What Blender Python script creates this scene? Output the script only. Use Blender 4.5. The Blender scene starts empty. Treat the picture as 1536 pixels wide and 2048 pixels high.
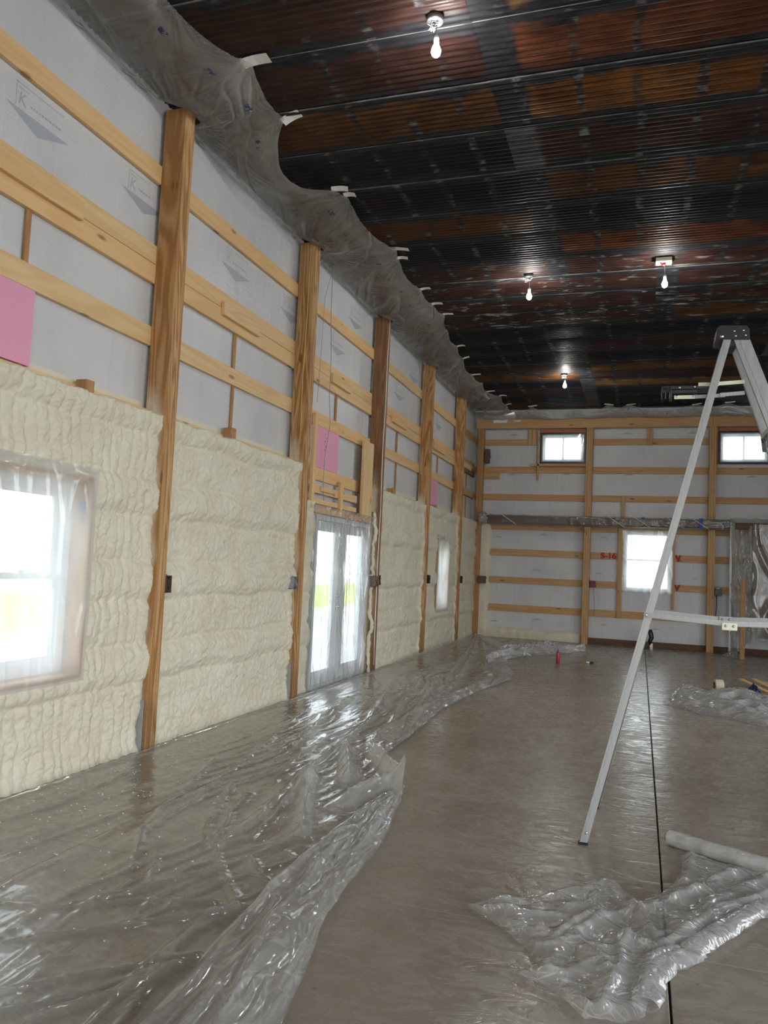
import bpy, bmesh, math, random
import numpy as np
from mathutils import Vector, Matrix

# ------------------------------------------------------------------ camera, world, light openings, exposure
SC = bpy.context.scene
COL = SC.collection
yaw, pitch, roll = 0.3189140, 0.0688934, 0.0459795
fw = Vector((-math.sin(yaw)*math.cos(pitch), math.cos(yaw)*math.cos(pitch), math.sin(pitch)))
r0 = Vector((math.cos(yaw), math.sin(yaw), 0)); u0 = r0.cross(fw)
rr = r0*math.cos(roll) + u0*math.sin(roll); uu = -r0*math.sin(roll) + u0*math.cos(roll)
cam = bpy.data.cameras.new('camera'); cam.sensor_fit = 'HORIZONTAL'; cam.sensor_width = 36
cam.lens = 36*1561.556/1536; cam.clip_end = 500
co = bpy.data.objects.new('camera', cam); COL.objects.link(co)
co.matrix_world = Matrix(((rr.x, uu.x, -fw.x, 3.65), (rr.y, uu.y, -fw.y, 0.0), (rr.z, uu.z, -fw.z, 1.5387), (0, 0, 0, 1)))
SC.camera = co
SC.view_settings.view_transform = 'Standard'; SC.view_settings.look = 'None'
SC.view_settings.gamma = 1; SC.view_settings.use_curve_mapping = False
SC.view_settings.exposure = 0.55
SC.cycles.transparent_max_bounces = 10
SC.cycles.max_bounces = 5; SC.cycles.diffuse_bounces = 4; SC.cycles.glossy_bounces = 3
SC.cycles.adaptive_threshold = .1
SC.cycles.caustics_reflective = False; SC.cycles.caustics_refractive = False
W = bpy.data.worlds.new('sky'); SC.world = W; W.use_nodes = True
wn, wl = W.node_tree.nodes, W.node_tree.links
bg = wn['Background']; bg.inputs['Strength'].default_value = 4.0
tc = wn.new('ShaderNodeTexCoord'); sx = wn.new('ShaderNodeSeparateXYZ'); rp = wn.new('ShaderNodeValToRGB')
wl.new(tc.outputs['Generated'], sx.inputs[0]); wl.new(sx.outputs['Z'], rp.inputs[0]); wl.new(rp.outputs[0], bg.inputs['Color'])
rp.color_ramp.elements[0].position = 0.0; rp.color_ramp.elements[0].color = (0.97, 0.985, 1.0, 1)
rp.color_ramp.elements[1].position = 0.8; rp.color_ramp.elements[1].color = (0.80, 0.89, 1.0, 1)
BULB_STRENGTH = 420.0

def portal(loc, rot, sx_, sy_):
    l = bpy.data.lights.new('opening_portal', 'AREA'); l.shape = 'RECTANGLE'; l.size = sx_; l.size_y = sy_
    l.cycles.is_portal = True
    o = bpy.data.objects.new('opening_portal', l); COL.objects.link(o); o.location = loc; o.rotation_euler = rot
LIGHT_BAYS_R = [(-3.4, 2.9, 4.8), (6.6, 11.6, 3.4)]          # unseen openings added to the right wall for daylight: y0, y1, height
for y0, y1, h in LIGHT_BAYS_R:
    portal((9.65, (y0+y1)/2, h/2), (0, math.pi/2, 0), h, y1-y0)
portal((6.2, -4.25, 2.0), (math.pi/2, 0, 0), 4.8, 4.0)  # unseen front opening, added for the daylight it lets in

# ------------------------------------------------------------------ helpers
rnd = random.Random(7)
def tag(o, label, cat, group=None):
    o['label'] = label; o['category'] = cat
    if group: o['group'] = group
    return o
def struct(o): o['kind'] = 'structure'; return o
def link(o, parent=None):
    COL.objects.link(o)
    if parent is not None: o.parent = parent
    return o
def empty(name, loc=(0, 0, 0), parent=None):
    o = bpy.data.objects.new(name, None); o.empty_display_size = .1; o.location = loc
    return link(o, parent)
def obj(name, me, mat=None, parent=None):
    o = bpy.data.objects.new(name, me)
    if mat is not None and not me.materials: me.materials.append(mat)
    return link(o, parent)
def from_bm(name, bm, mat=None, parent=None, smooth=False):
    me = bpy.data.meshes.new(name); bm.to_mesh(me); bm.free()
    if smooth: me.polygons.foreach_set('use_smooth', [True]*len(me.polygons))
    return obj(name, me, mat, parent)

def perlin(x, y, seed=0):
    x = np.asarray(x, float); y = np.asarray(y, float)
    xi = np.floor(x).astype(np.int64); yi = np.floor(y).astype(np.int64); xf = x-xi; yf = y-yi
    def g(ix, iy, dx, dy):
        h = (ix*374761393 + iy*668265263 + seed*1442695041) & 0xffffffff
        h = ((h ^ (h >> 13))*1274126177) & 0xffffffff; h = h ^ (h >> 16)
        a = (h & 0xffff)/65536.0*2*np.pi
        return np.cos(a)*dx + np.sin(a)*dy
    s = lambda t: t*t*t*(t*(t*6-15)+10)
    u, v = s(xf), s(yf)
    a = g(xi, yi, xf, yf)*(1-u) + g(xi+1, yi, xf-1, yf)*u
    b = g(xi, yi+1, xf, yf-1)*(1-u) + g(xi+1, yi+1, xf-1, yf-1)*u
    return (a*(1-v) + b*v)*1.5
def ridged(x, y, seed=0, p=2.0): return np.clip(1-np.abs(perlin(x, y, seed))*1.6, 0, 1)**p
def crumple_h(x, y, f, seed, n=6, warp=.25):
    """faceted creases: triangle waves in several directions, bent by a slow warp; about 0..1"""
    r_ = np.random.RandomState(seed); x2 = x + warp/f*3*perlin(x*f*.6, y*f*.6, seed); y2 = y + warp/f*3*perlin(x*f*.6+9, y*f*.6, seed+1)
    h = 0
    for i in range(n):
        a = r_.uniform(0, np.pi); k = f*r_.uniform(.5, 1.7); ph = (x2*np.cos(a)+y2*np.sin(a))*k + r_.uniform(0, 1)
        h = h + np.abs((ph % 1.0)-.5)*2/k*f*(.4+.9*np.clip(perlin(x*f*.35, y*f*.35, seed+20+i)+.5, 0, 1.2))
    return h/n
def sstep(a, b, x):
    t = np.clip((x-a)/(b-a), 0, 1); return t*t*(3-2*t)

def grid(name, P, mat, parent=None, keep=None, uv=False, flip=False, fold=None):
    """P: (nv, nu, 3) array of points -> one smooth mesh; keep: (nv-1, nu-1) bool mask of quads."""
    nv, nu = P.shape[:2]
    idx = np.arange(nv*nu).reshape(nv, nu)
    q = np.stack([idx[:-1, :-1], idx[:-1, 1:], idx[1:, 1:], idx[1:, :-1]], -1)
    if flip: q = q[..., ::-1]
    q = q[keep] if keep is not None else q.reshape(-1, 4)
    used = np.unique(q); remap = np.full(nv*nu, -1); remap[used] = np.arange(len(used)); q = remap[q]
    co_ = P.reshape(-1, 3)[used]
    me = bpy.data.meshes.new(name); n = len(q)
    me.vertices.add(len(co_)); me.vertices.foreach_set('co', co_.astype(np.float32).ravel())
    me.loops.add(n*4); me.loops.foreach_set('vertex_index', q.astype(np.int32).ravel())
    me.polygons.add(n); me.polygons.foreach_set('loop_start', np.arange(0, n*4, 4, dtype=np.int32))
    me.polygons.foreach_set('use_smooth', np.ones(n, dtype=bool))
    me.update(calc_edges=True)
    if uv:
        vv, uu_ = np.meshgrid(np.linspace(0, 1, nv), np.linspace(0, 1, nu), indexing='ij')
        U = np.stack([uu_.ravel()[used], vv.ravel()[used]], -1)[q.ravel()]
        lay = me.uv_layers.new(name='uv'); lay.data.foreach_set('uv', U.astype(np.float32).ravel())
    if fold is not None:
        at = me.attributes.new('fold', 'FLOAT', 'POINT'); at.data.foreach_set('value', np.asarray(fold, np.float32).ravel()[used])
    me.validate()
    return obj(name, me, mat, parent)

def add_box(bm, lo, hi, bev=0.0, M=None):
    vs = [bm.verts.new((x, y, z)) for x in (lo[0], hi[0]) for y in (lo[1], hi[1]) for z in (lo[2], hi[2])]
    fs = [bm.faces.new([vs[i] for i in f]) for f in ((0, 1, 3, 2), (4, 6, 7, 5), (0, 4, 5, 1), (2, 3, 7, 6), (0, 2, 6, 4), (1, 5, 7, 3))]
    es = list({e for f in fs for e in f.edges})
    out = vs
    if bev > 0:
        r = bmesh.ops.bevel(bm, geom=es, offset=bev, segments=1, affect='EDGES', profile=.5)
        out = list({v for f in r['faces'] for v in f.verts})
    if M is not None: bmesh.ops.transform(bm, matrix=M, verts=out)
def box(name, lo, hi, mat, parent=None, bev=.003):
    bm = bmesh.new(); add_box(bm, lo, hi, bev); return from_bm(name, bm, mat, parent)
_cache = {}
AX = {'x': ((1, 0, 0), (0, 0, 1), (0, -1, 0)), 'y': ((0, 1, 0), (0, 0, 1), (1, 0, 0)), 'z': ((0, 0, 1), (1, 0, 0), (0, 1, 0)), 'Z': ((0, 0, 1), (0, 1, 0), (-1, 0, 0))}
def board(name, lo, hi, axis, mat, parent=None, bev=.003):
    """A sawn board filling lo..hi whose grain runs along the axis; local X is its length."""
    c = Vector([(a+b)/2 for a, b in zip(lo, hi)]); d = Vector([b-a for a, b in zip(lo, hi)])
    R = Matrix([AX[axis][k] for k in range(3)]).transposed()
    l = [abs(sum(R[i][k]*d[i] for i in range(3))) for k in range(3)]
    key = (tuple(round(v, 3) for v in l), mat.name, bev)
    if key not in _cache:
        bm = bmesh.new(); add_box(bm, [-v/2 for v in l], [v/2 for v in l], bev)
        me = bpy.data.meshes.new('board'); bm.to_mesh(me); bm.free(); me.materials.append(mat); _cache[key] = me
    o = bpy.data.objects.new(name, _cache[key])
    o.matrix_local = Matrix.Translation(c) @ R.to_4x4()
    return link(o, parent)
def tube(bm, pts, r, seg=8, cap=True):
    pts = [Vector(p) for p in pts]; rings = []
    up = Vector((0, 0, 1))
    for i, p in enumerate(pts):
        t = (pts[min(i+1, len(pts)-1)] - pts[max(i-1, 0)]).normalized()
        a = t.cross(up if abs(t.z) < .9 else Vector((1, 0, 0))).normalized(); b = t.cross(a)
        rad = r[i] if isinstance(r, (list, tuple)) else r
        rings.append([bm.verts.new(p + a*math.cos(k*2*math.pi/seg)*rad + b*math.sin(k*2*math.pi/seg)*rad) for k in range(seg)])
    for A, B in zip(rings[:-1], rings[1:]):
        for k in range(seg): bm.faces.new((A[k], A[(k+1) % seg], B[(k+1) % seg], B[k]))
    if cap: bm.faces.new(rings[0][::-1]); bm.faces.new(rings[-1])
def tube_obj(name, pts, r, mat, parent=None, seg=8):
    bm = bmesh.new(); tube(bm, pts, r, seg); bmesh.ops.recalc_face_normals(bm, faces=bm.faces)
    return from_bm(name, bm, mat, parent, True)
def lathe(name, prof, mat, parent=None, loc=(0, 0, 0), seg=20, rot=None):
    bm = bmesh.new(); rings = []
    for rad, z in prof:
        rings.append([bm.verts.new((rad*math.cos(k*2*math.pi/seg), rad*math.sin(k*2*math.pi/seg), z)) for k in range(seg)] if rad > 1e-5 else [bm.verts.new((0, 0, z))])
    for A, B in zip(rings[:-1], rings[1:]):
        for k in range(seg):
            f = [A[k % len(A)], A[(k+1) % len(A)], B[(k+1) % len(B)], B[k % len(B)]]
            f = list(dict.fromkeys(f))
            if len(f) > 2: bm.faces.new(f)
    bmesh.ops.recalc_face_normals(bm, faces=bm.faces)
    o = from_bm(name, bm, mat, parent, True); o.location = loc
    if rot: o.rotation_euler = rot
    return o
def prism(bm, pts2, M):
    """flat polygon (2-D points) placed by the matrix M"""
    bm.faces.new([bm.verts.new(M @ Vector((x, y, 0))) for x, y in pts2])

# ------------------------------------------------------------------ materials
def nodes(name):
    m = bpy.data.materials.new(name); m.use_nodes = True
    return m, m.node_tree.nodes, m.node_tree.links, m.node_tree.nodes['Principled BSDF']
def simple(name, col, rough=.5, metal=0.0, emit=0, spec=.5):
    m, n, l, b = nodes(name)
    b.inputs['Base Color'].default_value = (*col, 1); b.inputs['Roughness'].default_value = rough; b.inputs['Metallic'].default_value = metal
    b.inputs['Specular IOR Level'].default_value = spec
    if emit: b.inputs['Emission Color'].default_value = (*col, 1); b.inputs['Emission Strength'].default_value = emit
    return m
def N(n, t, **kw):
    k = n.new(t)
    for a, v in kw.items():
        if a in ('operation', 'blend_type', 'data_type', 'feature', 'wave_type', 'bands_direction', 'noise_dimensions', 'wave_profile', 'clamp', 'use_clamp'): setattr(k, a, v)
        else: k.inputs[a].default_value = v
    return k
def math_(n, l, op, a, b=None, c=None, clamp=False):
    k = n.new('ShaderNodeMath'); k.operation = op; k.use_clamp = clamp
    for i, v in enumerate((a, b, c)):
        if v is None: continue
        if hasattr(v, 'is_linked') or hasattr(v, 'links'): l.new(v, k.inputs[i])
        else: k.inputs[i].default_value = v
    return k.outputs[0]
def ramp(n, l, fac, stops):
    k = n.new('ShaderNodeValToRGB'); e = k.color_ramp.elements
    while len(e) < len(stops): e.new(.5)
    for i, (p, c) in enumerate(stops): e[i].position = p; e[i].color = (*c, 1) if len(c) == 3 else c
    l.new(fac, k.inputs[0]); return k.outputs[0]
def mixc(n, l, fac, a, b, blend='MIX'):
    k = n.new('ShaderNodeMix'); k.data_type = 'RGBA'; k.blend_type = blend
    for s, v in ((k.inputs['Factor'], fac), (k.inputs['A'], a), (k.inputs['B'], b)):
        if hasattr(v, 'links'): l.new(v, s)
        elif isinstance(v, (int, float)): s.default_value = v
        else: s.default_value = (*v, 1)
    return k.outputs['Result']
def maprange(n, l, v, a, b, c=0.0, d=1.0):
    k = n.new('ShaderNodeMapRange'); k.interpolation_type = 'SMOOTHSTEP'
    l.new(v, k.inputs[0])
    for i, x in zip((1, 2, 3, 4), (a, b, c, d)): k.inputs[i].default_value = x
    return k.outputs[0]
def mapping(n, l, src, scale=(1, 1, 1), loc=None):
    k = n.new('ShaderNodeMapping'); k.inputs['Scale'].default_value = scale; l.new(src, k.inputs['Vector'])
    if loc is not None: l.new(loc, k.inputs['Location'])
    return k.outputs[0]
def noise(n, l, vec, scale, detail=3, rough=.55, dist=0):
    k = n.new('ShaderNodeTexNoise'); l.new(vec, k.inputs['Vector'])
    for a, v in (('Scale', scale), ('Detail', detail), ('Roughness', rough), ('Distortion', dist)): k.inputs[a].default_value = v
    return k.outputs['Fac']
def bump(n, l, h, strength, dist, bsdf):
    k = n.new('ShaderNodeBump'); k.inputs['Strength'].default_value = strength; k.inputs['Distance'].default_value = dist
    l.new(h, k.inputs['Height'])
    if bsdf is not None: l.new(k.outputs[0], bsdf.inputs['Normal'])
    return k.outputs[0]
FOAM_C = (.72, .67, .52)

def wood(name, light, dark, contrast=.6, overspray=False, rings=9.0):
    m, n, l, b = nodes(name)
    tc_ = n.new('ShaderNodeTexCoord'); oi = n.new('ShaderNodeObjectInfo')
    off = n.new('ShaderNodeCombineXYZ')
    r_ = math_(n, l, 'MULTIPLY', oi.outputs['Random'], 37.0)
    for i in range(3): l.new(r_, off.inputs[i])
    v = mapping(n, l, tc_.outputs['Object'], (.5, 6, 6), off.outputs[0])
    w1 = noise(n, l, v, 1.0, 2, .5, .6)
    grain = math_(n, l, 'SINE', math_(n, l, 'MULTIPLY', w1, rings*6.28))
    grain = math_(n, l, 'MULTIPLY_ADD', grain, .5, .5)
    v2 = mapping(n, l, tc_.outputs['Object'], (1.2, 55, 55), off.outputs[0])
    fine = noise(n, l, v2, 2.0, 3)
    f = math_(n, l, 'ADD', math_(n, l, 'MULTIPLY', grain, contrast), math_(n, l, 'MULTIPLY', fine, .5), clamp=True)
    c = mixc(n, l, f, light, dark)
    tint = mixc(n, l, math_(n, l, 'MULTIPLY', oi.outputs['Random'], .35), c, (dark[0]*1.25, dark[1]*1.0, dark[2]*.8))
    # knots
    vo = n.new('ShaderNodeTexVoronoi'); vo.inputs['Scale'].default_value = 1.0
    l.new(mapping(n, l, tc_.outputs['Object'], (1.7, 5.5, 5.5), off.outputs[0]), vo.inputs['Vector'])
    k = maprange(n, l, vo.outputs['Distance'], .06, .13, 1, 0)
    tint = mixc(n, l, math_(n, l, 'MULTIPLY', k, .75), tint, (dark[0]*.35, dark[1]*.28, dark[2]*.2))
    if overspray:
        g = n.new('ShaderNodeNewGeometry'); s = n.new('ShaderNodeSeparateXYZ'); l.new(g.outputs['Position'], s.inputs[0])
        nz = noise(n, l, mapping(n, l, g.outputs['Position'], (1, 1, 1)), 5.0, 3)
        zz = maprange(n, l, math_(n, l, 'ADD', s.outputs['Z'], math_(n, l, 'MULTIPLY', nz, .5)), 2.75, 3.25, 1, 0)
        nx = noise(n, l, mapping(n, l, g.outputs['Position'], (0, 0, 1.4)), 1.6, 2)
        xx = maprange(n, l, math_(n, l, 'ADD', s.outputs['X'], math_(n, l, 'MULTIPLY', nx, -.30)), -.24, -.16, 1, 0)
        hug = maprange(n, l, math_(n, l, 'ADD', s.outputs['Z'], math_(n, l, 'MULTIPLY', nx, -.6)), 1.3, 2.3, .55, 1)
        sn = n.new('ShaderNodeSeparateXYZ'); l.new(g.outputs['Normal'], sn.inputs[0])
        near = maprange(n, l, sn.outputs['Y'], -.5, -.8, 0, 1)
        o_ = math_(n, l, 'MULTIPLY', math_(n, l, 'MULTIPLY', zz, xx), math_(n, l, 'MULTIPLY', hug, near))
        tint = mixc(n, l, math_(n, l, 'MULTIPLY', o_, .92), tint, FOAM_C)
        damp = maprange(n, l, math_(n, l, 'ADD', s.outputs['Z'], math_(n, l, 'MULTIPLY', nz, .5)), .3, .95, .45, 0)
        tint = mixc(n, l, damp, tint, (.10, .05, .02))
    l.new(tint, b.inputs['Base Color']); b.inputs['Roughness'].default_value = .62; b.inputs['Specular IOR Level'].default_value = .3
    bump(n, l, f, .25, .002, b)
    return m
PINE = wood('pine_lumber', (.80, .60, .34), (.66, .43, .20), .5, rings=5)
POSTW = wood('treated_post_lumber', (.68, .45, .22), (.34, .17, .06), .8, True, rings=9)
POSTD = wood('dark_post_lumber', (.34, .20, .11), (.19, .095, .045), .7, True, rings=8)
BACKW = wood('back_wall_lumber', (.60, .41, .22), (.46, .27, .12), .5, rings=5)
BASEW = wood('treated_base_lumber', (.16, .09, .05), (.08, .045, .025), .5)
STRUTW = wood('weathered_strip_lumber', (.52, .32, .15), (.33, .17, .07), .5)
REDW = wood('reddish_header_lumber', (.50, .20, .11), (.36, .12, .06), .4)

def wrap_mat():
    m, n, l, b = nodes('white_house_wrap')
    g = n.new('ShaderNodeNewGeometry')
    a = noise(n, l, mapping(n, l, g.outputs['Position'], (1, 1, .8)), 1.3, 4)
    l.new(ramp(n, l, a, [(.3, (.56, .56, .57)), (.7, (.66, .66, .66))]), b.inputs['Base Color'])
    b.inputs['Roughness'].default_value = .38; b.inputs['Specular IOR Level'].default_value = .4
    w1 = noise(n, l, mapping(n, l, g.outputs['Position'], (4, 4, .5)), 2.0, 3, .5, .5)
    w2 = noise(n, l, mapping(n, l, g.outputs['Position'], (1, 1, 3.5)), 5.0, 3, .6, 1.0)
    bump(n, l, math_(n, l, 'ADD', w1, math_(n, l, 'MULTIPLY', w2, .45)), .45, .03, b)
    return m
WRAP = wrap_mat()
def foam_mat():
    m, n, l, b = nodes('cream_spray_foam')
    g = n.new('ShaderNodeNewGeometry')
    a = noise(n, l, g.outputs['Position'], 3.0, 4)
    l.new(ramp(n, l, a, [(.25, (.66, .61, .46)), (.75, (.76, .72, .58))]), b.inputs['Base Color'])
    b.inputs['Roughness'].default_value = .55; b.inputs['Specular IOR Level'].default_value = .35
    f = noise(n, l, g.outputs['Position'], 60, 3)
    bump(n, l, f, .35, .006, b)
    return m
FOAM = foam_mat()
def concrete_mat():
    m, n, l, b = nodes('troweled_concrete')
    g = n.new('ShaderNodeNewGeometry'); P = g.outputs['Position']
    a = noise(n, l, P, .55, 5, .6, .3); c = noise(n, l, mapping(n, l, P, (1, .55, 1)), 2.6, 5, .65)
    sp = noise(n, l, P, 22, 2)
    f = math_(n, l, 'ADD', math_(n, l, 'MULTIPLY', a, .6), math_(n, l, 'MULTIPLY', c, .4))
    col = ramp(n, l, f, [(.32, (.205, .172, .130)), (.5, (.285, .247, .194)), (.68, (.37, .338, .28))])
    rust = maprange(n, l, noise(n, l, P, 1.1, 4, .6, .4), .57, .75)
    col = mixc(n, l, math_(n, l, 'MULTIPLY', rust, .35), col, (.21, .125, .07))
    spot = maprange(n, l, sp, .70, .76)
    col = mixc(n, l, math_(n, l, 'MULTIPLY', spot, .5), col, (.06, .05, .04))
    l.new(col, b.inputs['Base Color'])
    wv = noise(n, l, mapping(n, l, P, (2.2, 4.5, 1)), 2.2, 4, .6, 1.4)
    l.new(maprange(n, l, wv, .35, .65, .13, .36), b.inputs['Roughness'])
    b.inputs['Specular IOR Level'].default_value = .65
    bump(n, l, math_(n, l, 'ADD', wv, math_(n, l, 'MULTIPLY', sp, .15)), .22, .02, b)
    return m
CONC = concrete_mat()
def sheet_mat():
    m, n, l, b = nodes('rusted_corrugated_steel')
    tc_ = n.new('ShaderNodeTexCoord'); oi = n.new('ShaderNodeObjectInfo')
    O = tc_.outputs['Object']; s = n.new('ShaderNodeSeparateXYZ'); l.new(O, s.inputs[0]); X, Y = s.outputs['X'], s.outputs['Y']
    off = n.new('ShaderNodeCombineXYZ'); R = math_(n, l, 'MULTIPLY', oi.outputs['Random'], 53.0)
    for i in range(3): l.new(R, off.inputs[i])
    n1 = noise(n, l, mapping(n, l, O, (1, 1, 1), off.outputs[0]), 3.0, 4)
    n2 = noise(n, l, mapping(n, l, O, (1.5, 22, 1), off.outputs[0]), 2.0, 4, .65)
    n3 = noise(n, l, mapping(n, l, O, (3, 9, 1), off.outputs[0]), 2.0, 4, .6)
    xs = math_(n, l, 'ADD', X, math_(n, l, 'MULTIPLY', math_(n, l, 'SUBTRACT', n1, .5), .12))
    fr = math_(n, l, 'ABSOLUTE', math_(n, l, 'SUBTRACT', math_(n, l, 'FRACT', math_(n, l, 'DIVIDE', xs, .455)), .5))
    stripe = math_(n, l, 'MULTIPLY', maprange(n, l, fr, .045, .11, 1, 0), maprange(n, l, noise(n, l, mapping(n, l, O, (1.6, .9, 1), off.outputs[0]), 1.3, 2), .38, .55))
    yn = math_(n, l, 'ADD', Y, math_(n, l, 'ADD', math_(n, l, 'MULTIPLY', math_(n, l, 'SUBTRACT', n2, .5), .20), math_(n, l, 'MULTIPLY', math_(n, l, 'SUBTRACT', n1, .5), .34)))
    inY = math_(n, l, 'MULTIPLY', maprange(n, l, yn, .07, .16), maprange(n, l, yn, .54, .66, 1, 0))
    end = maprange(n, l, xs, .26, .32)
    patch = math_(n, l, 'MULTIPLY', math_(n, l, 'MULTIPLY', inY, end), math_(n, l, 'SUBTRACT', 1.0, math_(n, l, 'MULTIPLY', stripe, .85)))
    var = mixc(n, l, 1.0, ramp(n, l, n2, [(.25, (.35, .30, .27)), (.55, (1, 1, 1)), (.8, (1.7, 1.5, 1.2))]), ramp(n, l, n1, [(.3, (.55, .5, .5)), (.7, (1.35, 1.25, 1.1))]), 'MULTIPLY')
    rust = mixc(n, l, 1.0, oi.outputs['Color'], var, 'MULTIPLY')
    base = ramp(n, l, n3, [(.3, (.006, .0065, .009)), (.7, (.024, .025, .029))])
    col = mixc(n, l, patch, base, rust)
    galv = math_(n, l, 'MULTIPLY', stripe, maprange(n, l, n3, .50, .72))
    galv = math_(n, l, 'MAXIMUM', galv, math_(n, l, 'MULTIPLY', math_(n, l, 'SUBTRACT', 1.0, end), math_(n, l, 'MULTIPLY', maprange(n, l, n2, .3, .8, .05, .6), maprange(n, l, math_(n, l, 'FRACT', math_(n, l, 'MULTIPLY', oi.outputs['Random'], 7.31)), .35, .9))))
    col = mixc(n, l, math_(n, l, 'MULTIPLY', galv, .6), col, (.30, .30, .29))
    fl = math_(n, l, 'MULTIPLY', math_(n, l, 'SUBTRACT', 1.0, oi.outputs['Alpha']), maprange(n, l, noise(n, l, mapping(n, l, O, (1.2, 5, 1), off.outputs[0]), 1.5, 5, .65, 1.0), .57, .68))
    col = mixc(n, l, fl, col, (.33, .32, .31))
    lap_highlight = math_(n, l, 'MULTIPLY', maprange(n, l, Y, .016, .006, 0, 1), maprange(n, l, n1, .35, .6, .15, .8))  # bare lap edge painted lighter to stand for its highlight line
    col = mixc(n, l, lap_highlight, col, (.26, .26, .25))
    l.new(col, b.inputs['Base Color'])
    l.new(maprange(n, l, n2, .3, .7, .36, .6), b.inputs['Roughness'])
    b.inputs['Specular IOR Level'].default_value = .22
    l.new(math_(n, l, 'MULTIPLY', galv, .5), b.inputs['Metallic'])
    bump(n, l, n2, .15, .004, b)
    return m
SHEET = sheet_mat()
def schlick(n, l, g, normal=None):
    """two-sided reflectance of a thin clear film"""
    d = n.new('ShaderNodeVectorMath'); d.operation = 'DOT_PRODUCT'
    l.new(normal if normal is not None else g.outputs['Normal'], d.inputs[0]); l.new(g.outputs['Incoming'], d.inputs[1])
    a = math_(n, l, 'ABSOLUTE', d.outputs['Value'])
    f = math_(n, l, 'POWER', math_(n, l, 'SUBTRACT', 1.0, a, clamp=True), 4.0)
    return math_(n, l, 'MULTIPLY_ADD', f, .85, .09)
def film_mat(name, haze=.15, col=(.86, .86, .85), rough=.12, crinkle=1.0, cscale=(14, 14, 14), gloss=.75, blue=None, hazevar=.6, zhaze=0.0, crease=0.0, foldhaze=0.0, warp=.22):
    m = bpy.data.materials.new(name); m.use_nodes = True; n, l = m.node_tree.nodes, m.node_tree.links
    n.remove(n['Principled BSDF']); out = n['Material Output']
    g = n.new('ShaderNodeNewGeometry'); P = g.outputs['Position']
    c1 = noise(n, l, mapping(n, l, P, tuple(v*.6 for v in cscale)), 1.0, 1, .5, 0)
    wp = n.new('ShaderNodeTexNoise'); wp.inputs['Scale'].default_value = 3.0; wp.inputs['Detail'].default_value = 1; l.new(P, wp.inputs['Vector'])
    pa = n.new('ShaderNodeVectorMath'); pa.operation = 'MULTIPLY_ADD'; l.new(wp.outputs['Color'], pa.inputs[0]); pa.inputs[1].default_value = (warp, warp, warp); l.new(P, pa.inputs[2])
    def creases(k):
        v = n.new('ShaderNodeTexVoronoi'); v.inputs['Scale'].default_value = 1.0
        l.new(mapping(n, l, pa.outputs[0], tuple(x*k for x in cscale)), v.inputs['Vector']); return v.outputs['Distance']
    h = math_(n, l, 'ADD', math_(n, l, 'MULTIPLY', creases(.8), .8), math_(n, l, 'MULTIPLY', creases(2.3), .28))
    pass
    nb = bump(n, l, h, min(1, .55*crinkle), .03*crinkle, None)
    tr = n.new('ShaderNodeBsdfTransparent'); tr.inputs[0].default_value = (.96, .96, .955, 1)
    di = n.new('ShaderNodeBsdfDiffuse'); tl = n.new('ShaderNodeBsdfTranslucent'); gl = n.new('ShaderNodeBsdfGlossy')
    di.inputs[0].default_value = (*col, 1); tl.inputs[0].default_value = (*col, 1); gl.inputs['Roughness'].default_value = rough
    for k in (di, tl, gl): l.new(nb, k.inputs['Normal'])
    if blue:
        uvn = n.new('ShaderNodeTexCoord'); su = n.new('ShaderNodeSeparateXYZ'); l.new(uvn.outputs['UV'], su.inputs[0])
        band = math_(n, l, 'MULTIPLY', maprange(n, l, su.outputs['X'], blue[0], blue[0]+.01), maprange(n, l, su.outputs['X'], blue[1], blue[1]+.01, 1, 0))
        rep = maprange(n, l, math_(n, l, 'FRACT', math_(n, l, 'MULTIPLY', su.outputs['Y'], blue[2])), .78, .79)
        ink = maprange(n, l, noise(n, l, P, 26, 2), .50, .54)
        k = math_(n, l, 'MULTIPLY', math_(n, l, 'MULTIPLY', band, rep), ink)
        cc = mixc(n, l, k, col, (.05, .08, .30)); l.new(cc, di.inputs[0]); l.new(cc, tl.inputs[0])
    md = n.new('ShaderNodeMixShader'); md.inputs[0].default_value = .5; l.new(di.outputs[0], md.inputs[1]); l.new(tl.outputs[0], md.inputs[2])
    mx = n.new('ShaderNodeMixShader'); l.new(tr.outputs[0], mx.inputs[1]); l.new(md.outputs[0], mx.inputs[2])
    hz = maprange(n, l, c1, .25, .75, haze*(1-hazevar), haze*(1+hazevar))
    lw2 = n.new('ShaderNodeLayerWeight'); lw2.inputs[0].default_value = .35
    hz = math_(n, l, 'ADD', hz, math_(n, l, 'MULTIPLY', lw2.outputs['Facing'], haze*.8), clamp=True)
    if crease:     # stress-whitened crease lines
        def lines(k, w):
            v = n.new('ShaderNodeTexVoronoi'); v.feature = 'DISTANCE_TO_EDGE'; v.inputs['Scale'].default_value = 1.0
            l.new(mapping(n, l, pa.outputs[0], tuple(x*k for x in cscale)), v.inputs['Vector']); return maprange(n, l, v.outputs['Distance'], w*.3, w, 1, 0)
        br = maprange(n, l, c1, .35, .6)
        ln_ = math_(n, l, 'MAXIMUM', lines(.45, .035), math_(n, l, 'MULTIPLY', lines(1.1, .06), .7))
        ln_ = math_(n, l, 'MULTIPLY', ln_, br)
        hz = math_(n, l, 'ADD', hz, math_(n, l, 'MULTIPLY', ln_, crease), clamp=True)
    if foldhaze:   # doubled film along pleats
        fa = n.new('ShaderNodeAttribute'); fa.attribute_name = 'fold'
        hz = math_(n, l, 'ADD', hz, math_(n, l, 'MULTIPLY', fa.outputs['Fac'], foldhaze), clamp=True)
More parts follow.
